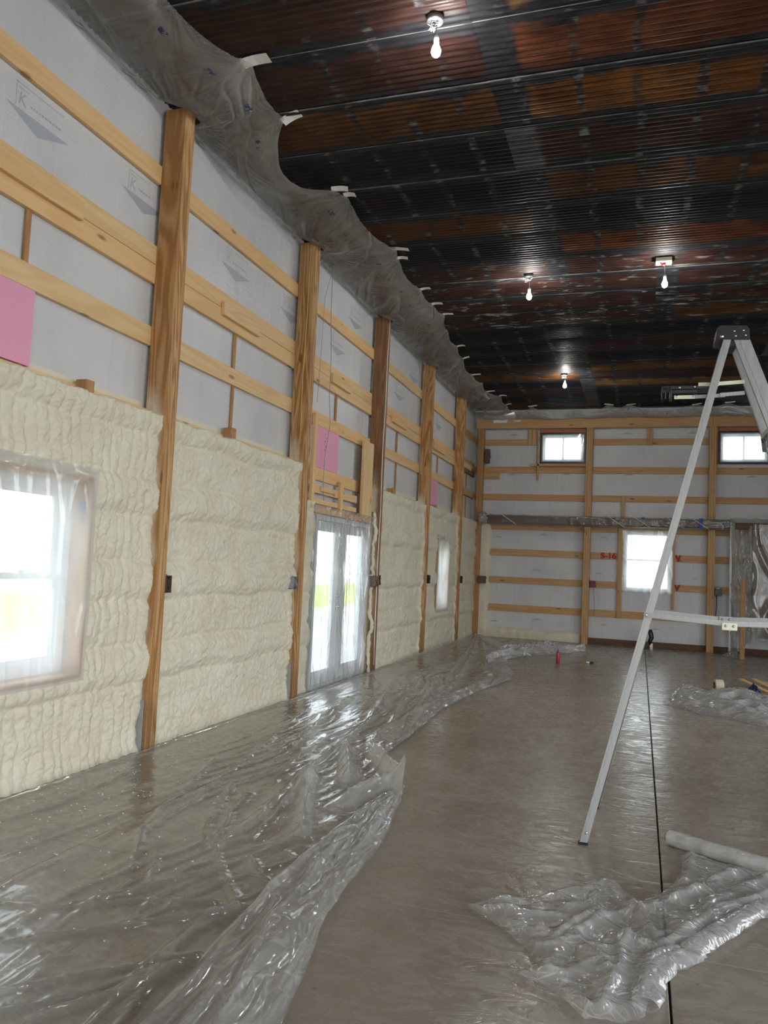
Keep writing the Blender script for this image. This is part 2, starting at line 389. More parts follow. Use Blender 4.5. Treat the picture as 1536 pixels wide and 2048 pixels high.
    if zhaze:      # lifted folds are doubled film
        sp_ = n.new('ShaderNodeSeparateXYZ'); l.new(P, sp_.inputs[0])
        hz = math_(n, l, 'ADD', hz, maprange(n, l, sp_.outputs['Z'], .016, .05, 0, zhaze), clamp=True)
    if blue: hz = math_(n, l, 'MAXIMUM', hz, math_(n, l, 'MULTIPLY', k, .75))
    l.new(hz, mx.inputs[0])
    mg = n.new('ShaderNodeMixShader'); l.new(math_(n, l, 'MULTIPLY', schlick(n, l, g, nb), gloss, clamp=True), mg.inputs[0])
    l.new(mx.outputs[0], mg.inputs[1]); l.new(gl.outputs[0], mg.inputs[2])
    l.new(mg.outputs[0], out.inputs['Surface'])
    return m
FILM_FLOOR = film_mat('clear_floor_film', .10, rough=.13, crinkle=.10, cscale=(6, 2.2, 6), gloss=.9, hazevar=.25, zhaze=.26, crease=.06)
FILM_FOLD = film_mat('folded_floor_film', .26, rough=.11, crinkle=.5, cscale=(12, 4, 9), gloss=.9, hazevar=.3, crease=.22)
FILM_LOOSE = film_mat('loose_crinkled_film', .24, (.95, .95, .95), rough=.11, crinkle=.8, cscale=(9, 24, 16), gloss=1.0, hazevar=.25, zhaze=.14, crease=.34, warp=.5)
FILM_TOP = film_mat('ceiling_edge_film', .24, (.80, .785, .76), rough=.2, crinkle=.06, cscale=(1.2, 9, 3), gloss=.7, hazevar=.12, foldhaze=.34, blue=(.70, .76, 34))
FILM_WIN = film_mat('window_film', .42, (.93, .94, .95), rough=.12, crinkle=.5, cscale=(5, 5, 3), gloss=.6, hazevar=.3)
FILM_DOOR = film_mat('door_film', .16, (.88, .88, .88), rough=.12, crinkle=1.3, cscale=(7, 7, 2.2), gloss=.9)
FILM_GREY = film_mat('beam_film', .22, (.55, .54, .53), rough=.2, crinkle=1.0, cscale=(6, 6, 8), gloss=.6)
FILM_DRAPE = film_mat('draped_film', .24, (.8, .79, .78), rough=.14, crinkle=.5, cscale=(5, 7, 2.5), gloss=.8, hazevar=.3)
FILM_ROLL = film_mat('rolled_film', .72, (.72, .72, .70), rough=.2, crinkle=.6, cscale=(12, 30, 12), gloss=.6)
def alu_mat():
    m, n, l, b = nodes('mill_aluminium')
    tc_ = n.new('ShaderNodeTexCoord')
    a = noise(n, l, mapping(n, l, tc_.outputs['Object'], (40, 40, 2)), 2, 3)
    l.new(ramp(n, l, a, [(.3, (.33, .33, .32)), (.7, (.43, .43, .42))]), b.inputs['Base Color'])
    b.inputs['Metallic'].default_value = .3; l.new(maprange(n, l, a, .3, .7, .40, .55), b.inputs['Roughness'])
    return m
ALU = alu_mat()
BLACK = simple('black_plastic', (.012, .012, .014), .4)
RIVET = simple('bright_steel', (.8, .8, .8), .25, 1)
GALV = simple('galvanised_steel', (.42, .45, .48), .42, .8)
VINYL = simple('white_vinyl', (.82, .84, .86), .35)
DOORW = simple('primed_door_white', (.62, .64, .66), .45)
DARKTAPE = simple('black_film_tape', (.012, .015, .022), .4)
WHITETAPE = simple('white_tape', (.80, .80, .78), .5)
BLUETAPE = simple('blue_tape', (.02, .06, .30), .5)
PINK = simple('pink_rigid_foam', (.80, .36, .50), .6)
PINKINK = simple('black_print', (.03, .02, .03), .6)
PRINT = simple('grey_wrap_print', (.40, .42, .47), .5)
PRINTL = simple('pale_wrap_print', (.50, .52, .56), .5)
REDP = simple('red_paint', (.42, .01, .03), .5)
REDCAN = simple('red_can', (.32, .025, .03), .35)
WHITEC = simple('white_cable', (.80, .78, .70), .5)
GREYC = simple('grey_cord', (.35, .35, .36), .5)
YELC = simple('yellow_cable', (.75, .50, .08), .5)
BRBOX = simple('brown_plastic_box', (.12, .075, .055), .5)
CARD = simple('cardboard', (.55, .48, .38), .8)
NAVY = simple('navy_cloth', (.02, .03, .10), .8)
CREAM = simple('cream_painted_metal', (.80, .78, .58), .4)
DARKFILL = simple('dark_joint', (.03, .027, .023), .9)  # dark fill below the slab joints and above the ceiling sheets
OUTWALL = simple('pale_wall_lining', (.55, .55, .55), .7)
def glass_mat():
    m = bpy.data.materials.new('window_glass'); m.use_nodes = True; n, l = m.node_tree.nodes, m.node_tree.links
    n.remove(n['Principled BSDF'])
    t = n.new('ShaderNodeBsdfTransparent'); t.inputs[0].default_value = (.94, .97, .97, 1); g = n.new('ShaderNodeBsdfGlossy'); g.inputs['Roughness'].default_value = .02
    gg = n.new('ShaderNodeNewGeometry'); x = n.new('ShaderNodeMixShader')
    l.new(schlick(n, l, gg), x.inputs[0]); l.new(t.outputs[0], x.inputs[1]); l.new(g.outputs[0], x.inputs[2]); l.new(x.outputs[0], n['Material Output'].inputs[0])
    return m
GLASS = glass_mat()
BULBM = simple('lit_bulb', (1, .97, .92), .3, emit=BULB_STRENGTH)
def lawn_mat():
    m, n, l, b = nodes('outdoor_ground')
    g = n.new('ShaderNodeNewGeometry'); s = n.new('ShaderNodeSeparateXYZ'); l.new(g.outputs['Position'], s.inputs[0])
    a = noise(n, l, g.outputs['Position'], .7, 4)
    grass = ramp(n, l, a, [(.3, (.26, .34, .05)), (.7, (.40, .46, .10))])
    fac = math_(n, l, 'MULTIPLY', maprange(n, l, math_(n, l, 'ADD', s.outputs['X'], math_(n, l, 'MULTIPLY', a, 3.0)), -5, -7.5), maprange(n, l, s.outputs['X'], -26, -18))
    l.new(mixc(n, l, fac, (.50, .49, .46), grass), b.inputs['Base Color']); b.inputs['Roughness'].default_value = .9
    return m
LAWN = lawn_mat()

# ------------------------------------------------------------------ the setting: ground, floor, ceiling
YF = [0.017 + 2.74*i for i in range(-1, 7)]          # far edge of each left-wall post; YF[3] is the first one in view
YB, WX, ZT, ZC = 18.29, -.24, 5.27, 5.36
bm = bmesh.new(); add_box(bm, (-90, -70, -.6), (80, 90, -.2)); struct(from_bm('ground_outside', bm, LAWN))

floor = struct(empty('floor'))
box('bed', (-.4, -4.3, -.2), (9.7, 18.7, -.022), DARKFILL, floor, 0)
XJ = [-.4, .87, 3.79, 6.71, 9.7]; YJ = [-4.3, -.05, 3.55, 7.12, 10.7, 14.25, 18.7]
for i in range(4):
    for j in range(6):
        box('slab', (XJ[i]+.0045, YJ[j]+.0025, -.12), (XJ[i+1]-.0045, YJ[j+1]-.0025, 0), CONC, floor, .0025)

ceiling = struct(empty('ceiling'))
def sheet_mesh(L, w):
    key = ('s', round(L, 2), round(w, 3))
    if key in _cache: return _cache[key]
    ny = int(w/.0677*6); y = np.linspace(0, w, ny+1); z = .0085*np.cos(2*np.pi*y/.0677)
    P = np.zeros((ny+1, 2, 3)); P[:, 0, 0] = 0; P[:, 1, 0] = L; P[:, :, 1] = y[:, None]; P[:, :, 2] = z[:, None]
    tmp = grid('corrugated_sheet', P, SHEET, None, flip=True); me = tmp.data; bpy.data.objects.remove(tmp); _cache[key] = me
    return me
BLK, NVY, MAR, BRN, ORG, RED, TAN = (.007, .007, .009), (.007, .008, .016), (.034, .016, .014), (.065, .029, .011), (.115, .047, .010), (.090, .031, .014), (.15, .090, .038)
ROWS = [-4.2, -3.5, -2.8, -2.1, -1.4, -.7, 0, .7, 1.4, 2.1, 2.8, 3.6, 4.4, 5.09, 5.77, 6.46, 7.19, 7.91, 8.62, 9.32, 9.93, 10.62, 11.28, 11.98, 12.75, 13.46, 14.2, 14.85, 15.44, 16.2, 16.8, 17.5, 18.1]
CC = {4.4: (MAR, TAN), 5.09: (MAR, RED), 5.77: (BRN, ORG), 6.46: (NVY, MAR), 7.19: (BLK, BRN), 7.91: (BRN, NVY), 8.62: (NVY, RED), 9.32: (MAR, MAR), 9.93: (MAR, MAR), 10.62: (MAR, MAR), 11.28: (MAR, BRN),
      11.98: (NVY, NVY), 12.75: (BLK, MAR), 13.46: (NVY, NVY), 14.2: (MAR, ORG), 14.85: (BRN, MAR), 15.44: (NVY, TAN), 16.2: (MAR, BLK), 16.8: (NVY, NVY), 17.5: (BRN, BLK)}
FLK = {9.32: .45, 9.93: .4, 10.62: .6, 11.28: .8}
for k, ya in enumerate(ROWS[:-1]):
    w = ROWS[k+1]-ya+.03; lap = 3.75 if 9.9 < ya < 11.9 else 2.43
    xs_ = [-.35, lap, lap+3.05 if lap < 3 else lap+3.2, 9.75]
    for i in range(3):
        L = xs_[i+1]-xs_[i]+.02
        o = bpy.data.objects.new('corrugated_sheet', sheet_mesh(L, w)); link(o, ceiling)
        o.location = (xs_[i], ya, ZC-.008); o.rotation_euler = (math.radians(.65), 0, 0)
        o.location.z -= .003*(2-i)
        c = CC.get(ya, rnd.choice([(BLK, MAR), (BRN, ORG), (NVY, RED), (MAR, BRN)]))[min(i, 1)] if i < 2 else rnd.choice([BLK, NVY, MAR, BRN, ORG])
        o.color = (*c, 1-FLK.get(ya, 0))
box('deck', (-.4, -4.3, ZC+.04), (9.75, 18.7, ZC+.1), DARKFILL, ceiling, 0)

# ------------------------------------------------------------------ right and front walls with open bays added for daylight (behind and beside the camera)
def wall_with_holes(name, axis, p0, p1, a0, a1, zt, holes):
    w_ = struct(empty(name)); a = a0
    def piece(u0_, u1_, z0, z1):
        if axis == 'x': box('lining', (p0, u0_, z0), (p1, u1_, z1), OUTWALL, w_, 0)
        else: box('lining', (u0_, p0, z0), (u1_, p1, z1), OUTWALL, w_, 0)
    for h0, h1, hz in holes:
        piece(a, h0, -.05, zt); piece(h0, h1, hz, zt); a = h1
    piece(a, a1, -.05, zt)
wall_with_holes('wall_right', 'x', 9.5, 9.7, -4.3, 18.7, 5.42, LIGHT_BAYS_R)
wall_with_holes('wall_front', 'y', -4.3, -4.1, -.4, 9.7, 5.42, [(3.8, 8.6, 4.0)])

# ------------------------------------------------------------------ left wall
wl_ = struct(empty('wall_left'))
# house wrap around the openings (window, french door, far window)
HOLES = [(3.70, 4.62, .66, 2.07), (8.74, 10.72, 0.0, 2.14), (14.66, 15.62, .72, 2.12)]
def wrap_panels(parent, plane, u0_, u1_, zt, holes, axis):
    us = sorted({u0_, u1_} | {h[0] for h in holes} | {h[1] for h in holes})
    for a, b in zip(us[:-1], us[1:]):
        hs = sorted([h for h in holes if h[0] <= a+1e-6 and h[1] >= b-1e-6], key=lambda h: h[2]); z = -.02
        spans = []
        for h in hs:
            if h[2] > z: spans.append((z, h[2]))
            z = h[3]
        spans.append((z, zt))
        for z0, z1 in spans:
            if axis == 'x': box('house_wrap', (plane-.03, a, z0), (plane, b, z1), WRAP, parent, 0)
            else: box('house_wrap', (a, plane, z0), (b, plane+.03, z1), WRAP, parent, 0)
wrap_panels(wl_, WX, -4.2, 18.56, 5.38, HOLES, 'x')
GZ = [(4.612, 4.768), (3.932, 4.088), (3.768, 3.926), (3.250, 3.412), (2.57, 2.73)]
STR = [(-.02, .1), (.61, .77), (1.26, 1.42), (1.92, 2.07)]
for i in range(len(YF)):
    y1 = YF[i+1]-.142 if i+1 < len(YF)-1 else 18.46
    y0 = YF[i]
    for k, (z0, z1) in enumerate(GZ):
        xr = -.2
        board('girt', (xr-.038, y0-.01, z0), (xr + (.004 if k == 2 else 0), y1+.01, z1), 'y', PINE, wl_)
    if i >= 2:
        ys = y0 + (1.26 if i != 2 else 1.23)
        board('strip', (-.236, ys-.02, 3.41), (-.215, ys+.025, 3.77), 'z', STRUTW, wl_)
        if i != 4: board('strip', (-.236, ys+.0, 2.73), (-.215, ys+.035, 3.25), 'z', STRUTW, wl_)
    # posts: three plies each
    p = empty('post', (0, 0, 0), wl_)
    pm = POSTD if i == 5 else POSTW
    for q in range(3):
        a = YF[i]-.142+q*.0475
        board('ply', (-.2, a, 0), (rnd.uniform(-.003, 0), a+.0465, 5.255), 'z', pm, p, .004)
    if i in (3, 4):
        box('bracket', (-.115, YF[i]-.150, 0), (-.03, YF[i]-.1425, .40), GALV, p, .001)
# splice blocks across the doubled girt
for y0, y1, z0, z1 in [(3.6, 4.43, 3.885, 4.02), (6.42, 7.15, 3.855, 3.985), (9.19, 9.88, 3.87, 3.99), (11.8, 12.58, 3.855, 3.985), (14.46, 15.36, 3.84, 3.97), (17.2, 17.95, 3.855, 3.985)]:
    board('block', (-.196, y0, z0), (-.158, y1, z1), 'y', PINE, wl_)
# framing above the french door
for lo, hi, ax in [((-.16, 8.62, 2.2), (-.12, 8.70, 3.36), 'z'), ((-.12, 10.30, 2.16), (-.075, 10.685, 3.30), 'z'), ((-.12, 10.685, .0), (-.08, 10.72, 2.6), 'z'),
                   ((-.2, 8.70, 2.40), (-.162, 10.3, 2.50), 'y'), ((-.2, 8.70, 2.27), (-.162, 10.3, 2.335), 'y'), ((-.16, 9.57, 2.16), (-.12, 9.66, 2.62), 'z'), ((-.2, 8.70, 2.15), (-.10, 10.70, 2.225), 'y'),
                   ((-.162, 8.95, 2.43), (-.13, 9.35, 2.49), 'y'), ((-.03, 10.99, 2.05), (0, 11.05, 2.28), 'z')]:
    board('stud', lo, hi, ax, PINE, wl_)
for y0, z0, z1 in [(4.52, 2.66, 2.765), (6.60, 2.68, 2.80), (11.80, 2.66, 2.78), (14.55, 2.66, 2.76)]:
    board('stud', (-.2, y0, z0), (-.105, y0+.085, z1), 'z', STRUTW, wl_)
# treated base board
board('base_board', (-.2, 16.457, 0), (-.16, 18.4, .13), 'y', BASEW, wl_)

def foam_panel(y0, y1, zt, step, style, hole=None, seed=0, thick=.150):
    ny = int((y1-y0)/step)+1; nz = int((zt+.08)/step)+1
    y = np.linspace(y0, y1, ny); z = np.linspace(-.005, zt+.08, nz)
    if hole:      # put grid lines on the hole edges
        for a in hole[:2]: y[np.argmin(abs(y-a))] = a
        for a in hole[2:]: z[np.argmin(abs(z-a))] = a
    Y, Z = np.meshgrid(y, z, indexing='xy')
    T = np.full(Y.shape, thick)
    for z0, z1 in STR[1:] + [(2.57, 2.73)]:
        zc = (z0+z1)/2 + .03*perlin(Y*1.5, Z*0+seed, seed+3)
        d = np.abs(Z-zc); T += .028*(1-sstep(.05, .15, d)) - .012*np.exp(-((d-.155)/.022)**2)
    T += .018*perlin(Y*2.2, Z*2.6, seed) + .010*perlin(Y*5, Z*5, seed+1)
    if style == 'worm':
        colw = Y/.105 + .55*perlin(Y*2.6, Z*2.2, seed+5); k = np.floor(colw); s = 2*(colw-k)-1
        ph = Z/.030 + 1.3*s*s + 1.7*perlin(Y*7, Z*7, seed+6) + k*.37
        prof = np.sqrt(np.clip(1-s*s, 0, 1))
        T += .014*(prof-.6) + .012*prof*(np.abs(np.sin(np.pi*ph))**.7 - .5)*(.6+.8*(perlin(Y*3, Z*3, seed+9)+.5))
        T += .010*perlin(Y*15, Z*13, seed+7) + .007*perlin(Y*32, Z*28, seed+8)
    else:
        roww = Z/.17 + .4*perlin(Y*1.2, Z*2.2, seed+5); k = np.floor(roww); s = 2*(roww-k)-1
        ph = Y/.034 + 1.1*s*s + 1.8*perlin(Y*6, Z*6, seed+6)
        T += .006*(np.sqrt(np.clip(1-s*s, 0, 1))-.6) + .0065*(np.abs(np.sin(np.pi*ph))-.5)
        T += .011*perlin(Y*13, Z*16, seed+7) + .0085*perlin(Y*32, Z*36, seed+8)
    T += .030*np.exp(-(y1-Y)/(.035+.02*perlin(Z*0+3, Z*2.3, seed+2))) + .016*np.exp(-(Y-y0)/.05)
    if hole:
        dy = np.maximum(np.maximum(hole[0]-Y, Y-hole[1]), 0); dz = np.maximum(np.maximum(hole[2]-Z, Z-hole[3]), 0)
        dd = np.hypot(dy, dz); T += (-.012)*np.exp(-(dd/.03)**2) + .014*np.exp(-((dd-.09)/.05)**2)
    T += .02*np.exp(-Z/.06)
    top = zt + .025*perlin(Y*4, Y*0+seed, seed+4)
    T = np.maximum(T*sstep(0, 1, (top-Z)/.045 + .25), -.004)
    P = np.stack([WX+.002+T, Y, Z], -1)
    keep = None
    if hole:
        cy = (Y[:-1, :-1]+Y[1:, 1:])/2; cz = (Z[:-1, :-1]+Z[1:, 1:])/2
        keep = ~((cy > hole[0]) & (cy < hole[1]) & (cz > hole[2]) & (cz < hole[3]))
    grid('spray_foam', P, FOAM, wl_, keep)
foam_panel(YF[1], YF[2]-.14, 2.70, .03, 'worm', None, 41)
foam_panel(YF[2], YF[3]-.14, 2.70, .0095, 'worm', (3.70, 4.62, .66, 2.07), 11)
foam_panel(YF[3], YF[4]-.14, 2.70, .0115, 'pebble', None, 22)
foam_panel(YF[4], 8.68, 2.3, .02, 'pebble', None, 28, .10)
foam_panel(10.735, YF[5]-.14, 2.35, .02, 'pebble', None, 29, .16)
foam_panel(YF[5], YF[6]-.14, 2.71, .018, 'pebble', None, 33)
foam_panel(YF[6], YF[7]-.14 if YF[7] < 17 else 16.3, 2.72, .02, 'pebble', (14.66, 15.62, .72, 2.12), 44)
foam_panel(YF[7], 18.42, 2.72, .022, 'pebble', None, 55)

# printed marks on the house wrap: a gable outline with a small framed emblem and unreadable lines
def wrap_mark(c, M, scale, frame_clip=1.0, parent=None, detail=True):
    bm = bmesh.new(); T_ = M @ Matrix.Scale(scale, 4)
    prism(bm, [(-.29, 0), (0, -.105), (.29, 0)], T_)
    def bar(x0, y0, x1, y1): prism(bm, [(x0, y0), (x1, y0), (x1, y1), (x0, y1)], T_)
    bar(-.21, .01, -.204, .17); bar(-.21, .165, .22*frame_clip, .171)
    if detail:
        for a, b_ in [((-.18, .03), (-.165, .12)), ((-.165, .075), (-.125, .115)), ((-.165, .075), (-.12, .03))]:
            d = Vector((b_[0]-a[0], b_[1]-a[1])).normalized(); nn = Vector((-d.y, d.x))*.005
            prism(bm, [(a[0]+nn.x, a[1]+nn.y), (a[0]-nn.x, a[1]-nn.y), (b_[0]-nn.x, b_[1]-nn.y), (b_[0]+nn.x, b_[1]+nn.y)], T_)
        x = -.08
        while x < .20*frame_clip:
            w_ = rnd.uniform(.012, .03); bar(x, .055, x+w_, .069); x += w_+.008
        x = -.19
        while x < -.11:
            bar(x, .135, x+.014, .143); x += .019
    o = from_bm('printed_mark', bm, PRINT, parent); return o
# left wall: local x -> +Y, local y -> +Z, on the wrap surface
ML = lambda y, z: Matrix(((0, 0, 1, WX+.0015), (1, 0, 0, y), (0, 1, 0, z), (0, 0, 0, 1)))
for y, z in [(4.03, 4.39), (5.20, 4.40), (6.73, 4.40), (8.02, 4.385), (9.47, 4.40), (10.1, 4.95), (12.3, 4.40), (11.4, 4.95), (13.1, 4.9), (15.0, 4.40), (17.3, 4.40), (16.9, 3.6)]:
    wrap_mark(None, ML(y, z), 1.0, 1.0 if abs(y-5.2) > .01 else .3, wl_)

# ------------------------------------------------------------------ windows and french door in the left wall
def window_unit(name, y0, y1, z0, z1, rail=True):
    w_ = struct(empty(name))
    t = .075
    for lo, hi in [((-.30, y0, z0), (-.20, y1, z0+t)), ((-.30, y0, z1-t), (-.20, y1, z1)), ((-.30, y0, z0+t), (-.20, y0+t, z1-t)), ((-.30, y1-t, z0+t), (-.20, y1, z1-t))]:
        box('frame', lo, hi, VINYL, w_)
    zm = (z0+z1)/2
    for a, b_, x in ((z0+t, zm+.02, -.245), (zm-.02, z1-t, -.275)):
        s = empty('sash', (0, 0, 0), w_); q = .042
        for lo, hi in [((x-.015, y0+t, a), (x+.015, y1-t, a+q)), ((x-.015, y0+t, b_-q), (x+.015, y1-t, b_)), ((x-.015, y0+t, a+q), (x+.015, y0+t+q, b_-q)), ((x-.015, y1-t-q, a+q), (x+.015, y1-t, b_-q))]:
            box('stile', lo, hi, VINYL, s)
        box('pane', (x-.003, y0+t+q, a+q), (x+.003, y1-t-q, b_-q), GLASS, s, 0)
    if rail: box('lock', (-.232, (y0+y1)/2-.03, zm+.02), (-.215, (y0+y1)/2+.03, zm+.04), VINYL, w_)
    # wooden jamb box lining the rough opening
    for lo, hi, ax in [((-.22, y0-.03, z0-.035), (-.055, y1+.03, z0), 'y'), ((-.22, y0-.03, z1), (-.055, y1+.03, z1+.035), 'y'), ((-.22, y0-.035, z0), (-.055, y0, z1), 'z'), ((-.22, y1, z0), (-.055, y1+.035, z1), 'z')]:
        board('jamb', lo, hi, ax, POSTW if False else BACKW, w_)
    return w_
w1 = window_unit('window_1', 3.735, 4.585, .695, 2.035)
box('blue_label', (-.15, 4.580, 1.82), (-.09, 4.5845, 1.90), BLUETAPE, w1, .001); box('blue_label', (-.13, 4.580, 1.75), (-.095, 4.5845, 1.79), BLUETAPE, w1, .001)
window_unit('window_2', 14.70, 15.58, .755, 2.085)
def film_sheet_x(name, y0, y1, z0, z1, x, mat, label, cat, seed, ny, nz, amp, top_fold=.03, zfun=None):
    y = np.linspace(y0, y1, ny); z = np.linspace(z0, z1, nz); Y, Z = np.meshgrid(y, z, indexing='xy')
    e = np.minimum(np.minimum(Y-y0, y1-Y), np.minimum(Z-z0, z1-Z)); inn = sstep(0, .12, e)
    X = x + amp*(ridged(Y*5+.6*Z, Z*1.1, seed, 4)-.3)*(.25+.75*inn) + .5*amp*perlin(Y*3, Z*2, seed+1)
    X += top_fold*sstep(z1-.16, z1-.02, Z)*(ridged(Y*4, Z*9, seed+2, 2)-.2)
    if zfun is not None: Z = zfun(Y, Z)
    o = grid(name, np.stack([X, Y, Z], -1), mat); return tag(o, label, cat)
film_sheet_x('window_film', 3.66, 4.64, .64, 2.14, -.045, FILM_WIN, 'hazy clear plastic film stretched over the large near window in the foam wall', 'plastic film', 3, 90, 130, .010, .03)
film_sheet_x('window_film', 14.62, 15.66, .68, 2.18, -.045, FILM_WIN, 'clear plastic film over the small far window in the left wall', 'plastic film', 5, 40, 60, .012, .03)
door = struct(empty('door_1'))
for lo, hi in [((-.22, 8.74, 0), (-.09, 8.80, 2.13)), ((-.22, 10.66, 0), (-.09, 10.72, 2.13)), ((-.22, 8.80, 2.07), (-.09, 10.66, 2.13)), ((-.22, 8.80, 0), (-.09, 10.66, .03))]:
    box('frame', lo, hi, DOORW, door)
for a, b_ in ((8.805, 9.725), (9.735, 10.655)):
    s = empty('leaf', (0, 0, 0), door); q = .15
    for lo, hi in [((-.19, a, .03), (-.145, b_, .20)), ((-.19, a, 1.94), (-.145, b_, 2.065)), ((-.19, a, .20), (-.145, a+.075, 1.94)), ((-.19, b_-.22 if a < 9 else b_-.09, .20), (-.145, b_, 1.94))]:
        box('stile', lo, hi, DOORW, s)
    if a > 9: box('stile', (-.19, a+.075, .20), (-.145, a+.20, 1.94), DOORW, s)
    box('pane', (-.172, a+.06, .18), (-.164, b_-.08, 1.96), GLASS, s, 0)
box('astragal', (-.146, 9.71, .03), (-.125, 9.75, 2.06), DOORW, door)
for z in (.98, 1.12):
    lathe('knob', [(0, .05), (.022, .045), (.027, .03), (.012, .018), (.03, .01), (.03, 0)], GALV if z > 1 else RIVET, door, (-.146, 9.66, z), 14, (0, math.pi/2, 0))
film_sheet_x('door_film', 8.56, 10.725, .0, 2.24, -.055, FILM_DOOR, 'crinkled clear plastic film hung over the glazed double door', 'plastic film', 9, 150, 150, .030, .07)

# ------------------------------------------------------------------ back wall
wb = struct(empty('wall_back'))
YW = 18.53
BH = [(3.30, 4.32, 1.24, 2.56), (1.36, 2.40, 4.12, 4.82), (5.23, 6.27, 4.12, 4.82)]
wrap_panels(wb, YW, -.27, 9.5, 5.38, BH, 'y')
g0, g1 = 18.452, 18.49
bays = [(-.2, 2.42), (2.56, 5.04), (5.185, 9.5)]
def bgirt(x0, x1, z0, z1, m=BACKW): board('girt', (x0, g1, z0), (x1, g1+.038, z1), 'x', m, wb)
for a, b_ in bays:
    bgirt(a, b_, 3.235, 3.38); bgirt(a, b_, 2.53, 2.66)
    bgirt(a, b_, 3.885, 4.037)
for z0, z1 in ((1.92, 2.075), (1.268, 1.42), (.61, .77)):
    bgirt(-.2, 2.42, z0, z1); bgirt(5.185, 9.5, z0, z1)
    if z0 < 1: bgirt(2.56, 5.04, z0, z1)
    else: bgirt(2.56, 3.17, z0, z1); bgirt(4.385, 5.04, z0, z1)
bgirt(-.2, 1.07, 4.55, 4.69); bgirt(2.56, 3.745, 4.545, 4.69); bgirt(3.85, 5.04, 4.545, 4.69)
for lo, hi, ax in [((1.07, 18.45, 4.55), (1.16, 18.488, 4.93), 'z'), ((1.163, 18.45, 4.55), (1.262, 18.488, 4.93), 'z'), ((3.745, 18.45, 4.53), (3.795, 18.488, 4.92), 'z'), ((3.798, 18.45, 4.53), (3.85, 18.488, 4.92), 'z'),
                   ((1.30, 18.40, 3.72), (1.345, 18.44, 4.88), 'z'), ((1.16, 18.40, 4.04), (2.42, 18.448, 4.10), 'x'), ((.0, 18.45, 3.74), (.42, 18.488, 3.88), 'x'), ((3.222, 18.45, 2.70), (3.296, 18.488, 3.38), 'z'),
                   ((3.17, 18.44, .62), (3.265, 18.49, 2.64), 'z'), ((4.335, 18.44, .86), (4.385, 18.49, 2.64), 'z'), ((5.19, 18.44, 3.9), (5.225, 18.488, 4.92), 'z')]:
    board('stud', lo, hi, ax, BACKW, wb)
for a, b_ in ((1.345, 2.41), (5.226, 6.4)):
    board('header', (a, 18.42, 4.835), (b_, 18.488, 4.915), 'x', REDW, wb)
    board('stud', (a-.04, 18.43, 4.1), (a, 18.488, 4.83), 'z', REDW, wb)
board('top_beam', (-.15, 18.32, 4.925), (5.1, 18.36, 5.15), 'x', BACKW, wb); board('top_beam', (5.105, 18.32, 4.925), (9.5, 18.36, 5.15), 'x', BACKW, wb)
for xa in (-.105, 2.422, 5.042, 7.66):
    p = empty('post', (0, 0, 0), wb)
    for q in range(3):
        board('ply', (xa+q*.0475, YB if xa > 0 else YB+.03, 0), (xa+q*.0475+.0465, 18.488, 4.92), 'Z', BACKW if xa > 0 else STRUTW, p, .004)
board('base_board', (.0, 18.46, 0), (9.5, 18.50, .13), 'x', BASEW, wb)
for (x, z, s) in [(.72, 4.79, .5), (.71, 3.84, .5), (1.97, 3.85, .5), (3.32, 4.80, .5), (3.36, 3.85, .5), (4.72, 4.80, .5), (4.58, 3.81, .5), (5.93, 3.82, .5), (.42, 2.345, .45), (1.36, 1.585, .5), (2.76, 1.58, .35), (.40, .35, .4), (1.4, .44, .5), (4.82, 1.56, .3), (2.9, .42, .4), (4.0, .40, .4), (1.5, 2.42, .5), (2.85, 2.40, .4)]:
    # upright gable above its framed lines on this wall: mirrored top to bottom
    M_ = Matrix(((1, 0, 0, x), (0, 0, -1, YW-.0015), (0, -1, 0, z), (0, 0, 0, 1)))
    wrap_mark(None, M_, s*.95, 1.0, wb, False)
# foam in the corner of the back wall
def foam_back(x0, x1, z0, z1, thick, seed, fade):
    nx, nz = max(8, int((x1-x0)/.025)), max(8, int((z1-z0)/.025))
    X, Z = np.meshgrid(np.linspace(x0, x1, nx), np.linspace(z0, z1, nz), indexing='xy')
    T = thick + .012*perlin(X*8, Z*8, seed) + .006*perlin(X*20, Z*20, seed+1)
    if fade == 'x': T = T*sstep(0, .07, (x1-X) + .03*perlin(X*0, Z*5, seed+2))
    else: T = T*sstep(0, .07, (z1-Z) + .03*perlin(X*4, Z*0, seed+2))*sstep(0, .05, x1-X)
    grid('spray_foam', np.stack([X, YW-.002-T, Z], -1), FOAM, wb)
foam_back(-.1, .27, 0, 2.66, .11, 71, 'x'); foam_back(.15, 2.44, 0, .24, .09, 73, 'z')
# red spray-painted figures on the back girts
def text_mesh(name, s, size, M, mat, parent, bold=.0):
    c = bpy.data.curves.new(name, 'FONT'); c.body = s; c.size = size; c.extrude = .0008; c.offset = 0; c.bevel_depth = bold; c.bevel_resolution = 0; c.align_x = 'CENTER'; c.align_y = 'CENTER'
    t = bpy.data.objects.new(name, c); COL.objects.link(t)
    me = bpy.data.meshes.new_from_object(t.evaluated_get(bpy.context.evaluated_depsgraph_get()))
    bpy.data.objects.remove(t); me.name = name; me.materials.clear(); me.materials.append(mat)
    o = bpy.data.objects.new(name, me); link(o, parent); o.matrix_local = M; return o
MB_ = lambda x, z: Matrix(((1, 0, 0, x), (0, 0, -1, g1-.001), (0, 1, 0, z), (0, 0, 0, 1)))
o = text_mesh('painted_mark', 'S-16', .15, MB_(2.965, 1.995) @ Matrix.Diagonal((1.3, 1.15, 1, 1)), REDP, wb, .006); o['label'] = 'red sprayed S-16 on the girt left of the window'
for x, z in ((4.45, 1.995), (4.44, 1.345)):
    text_mesh('painted_mark', 'V', .17, MB_(x, z), REDP, wb, .012)
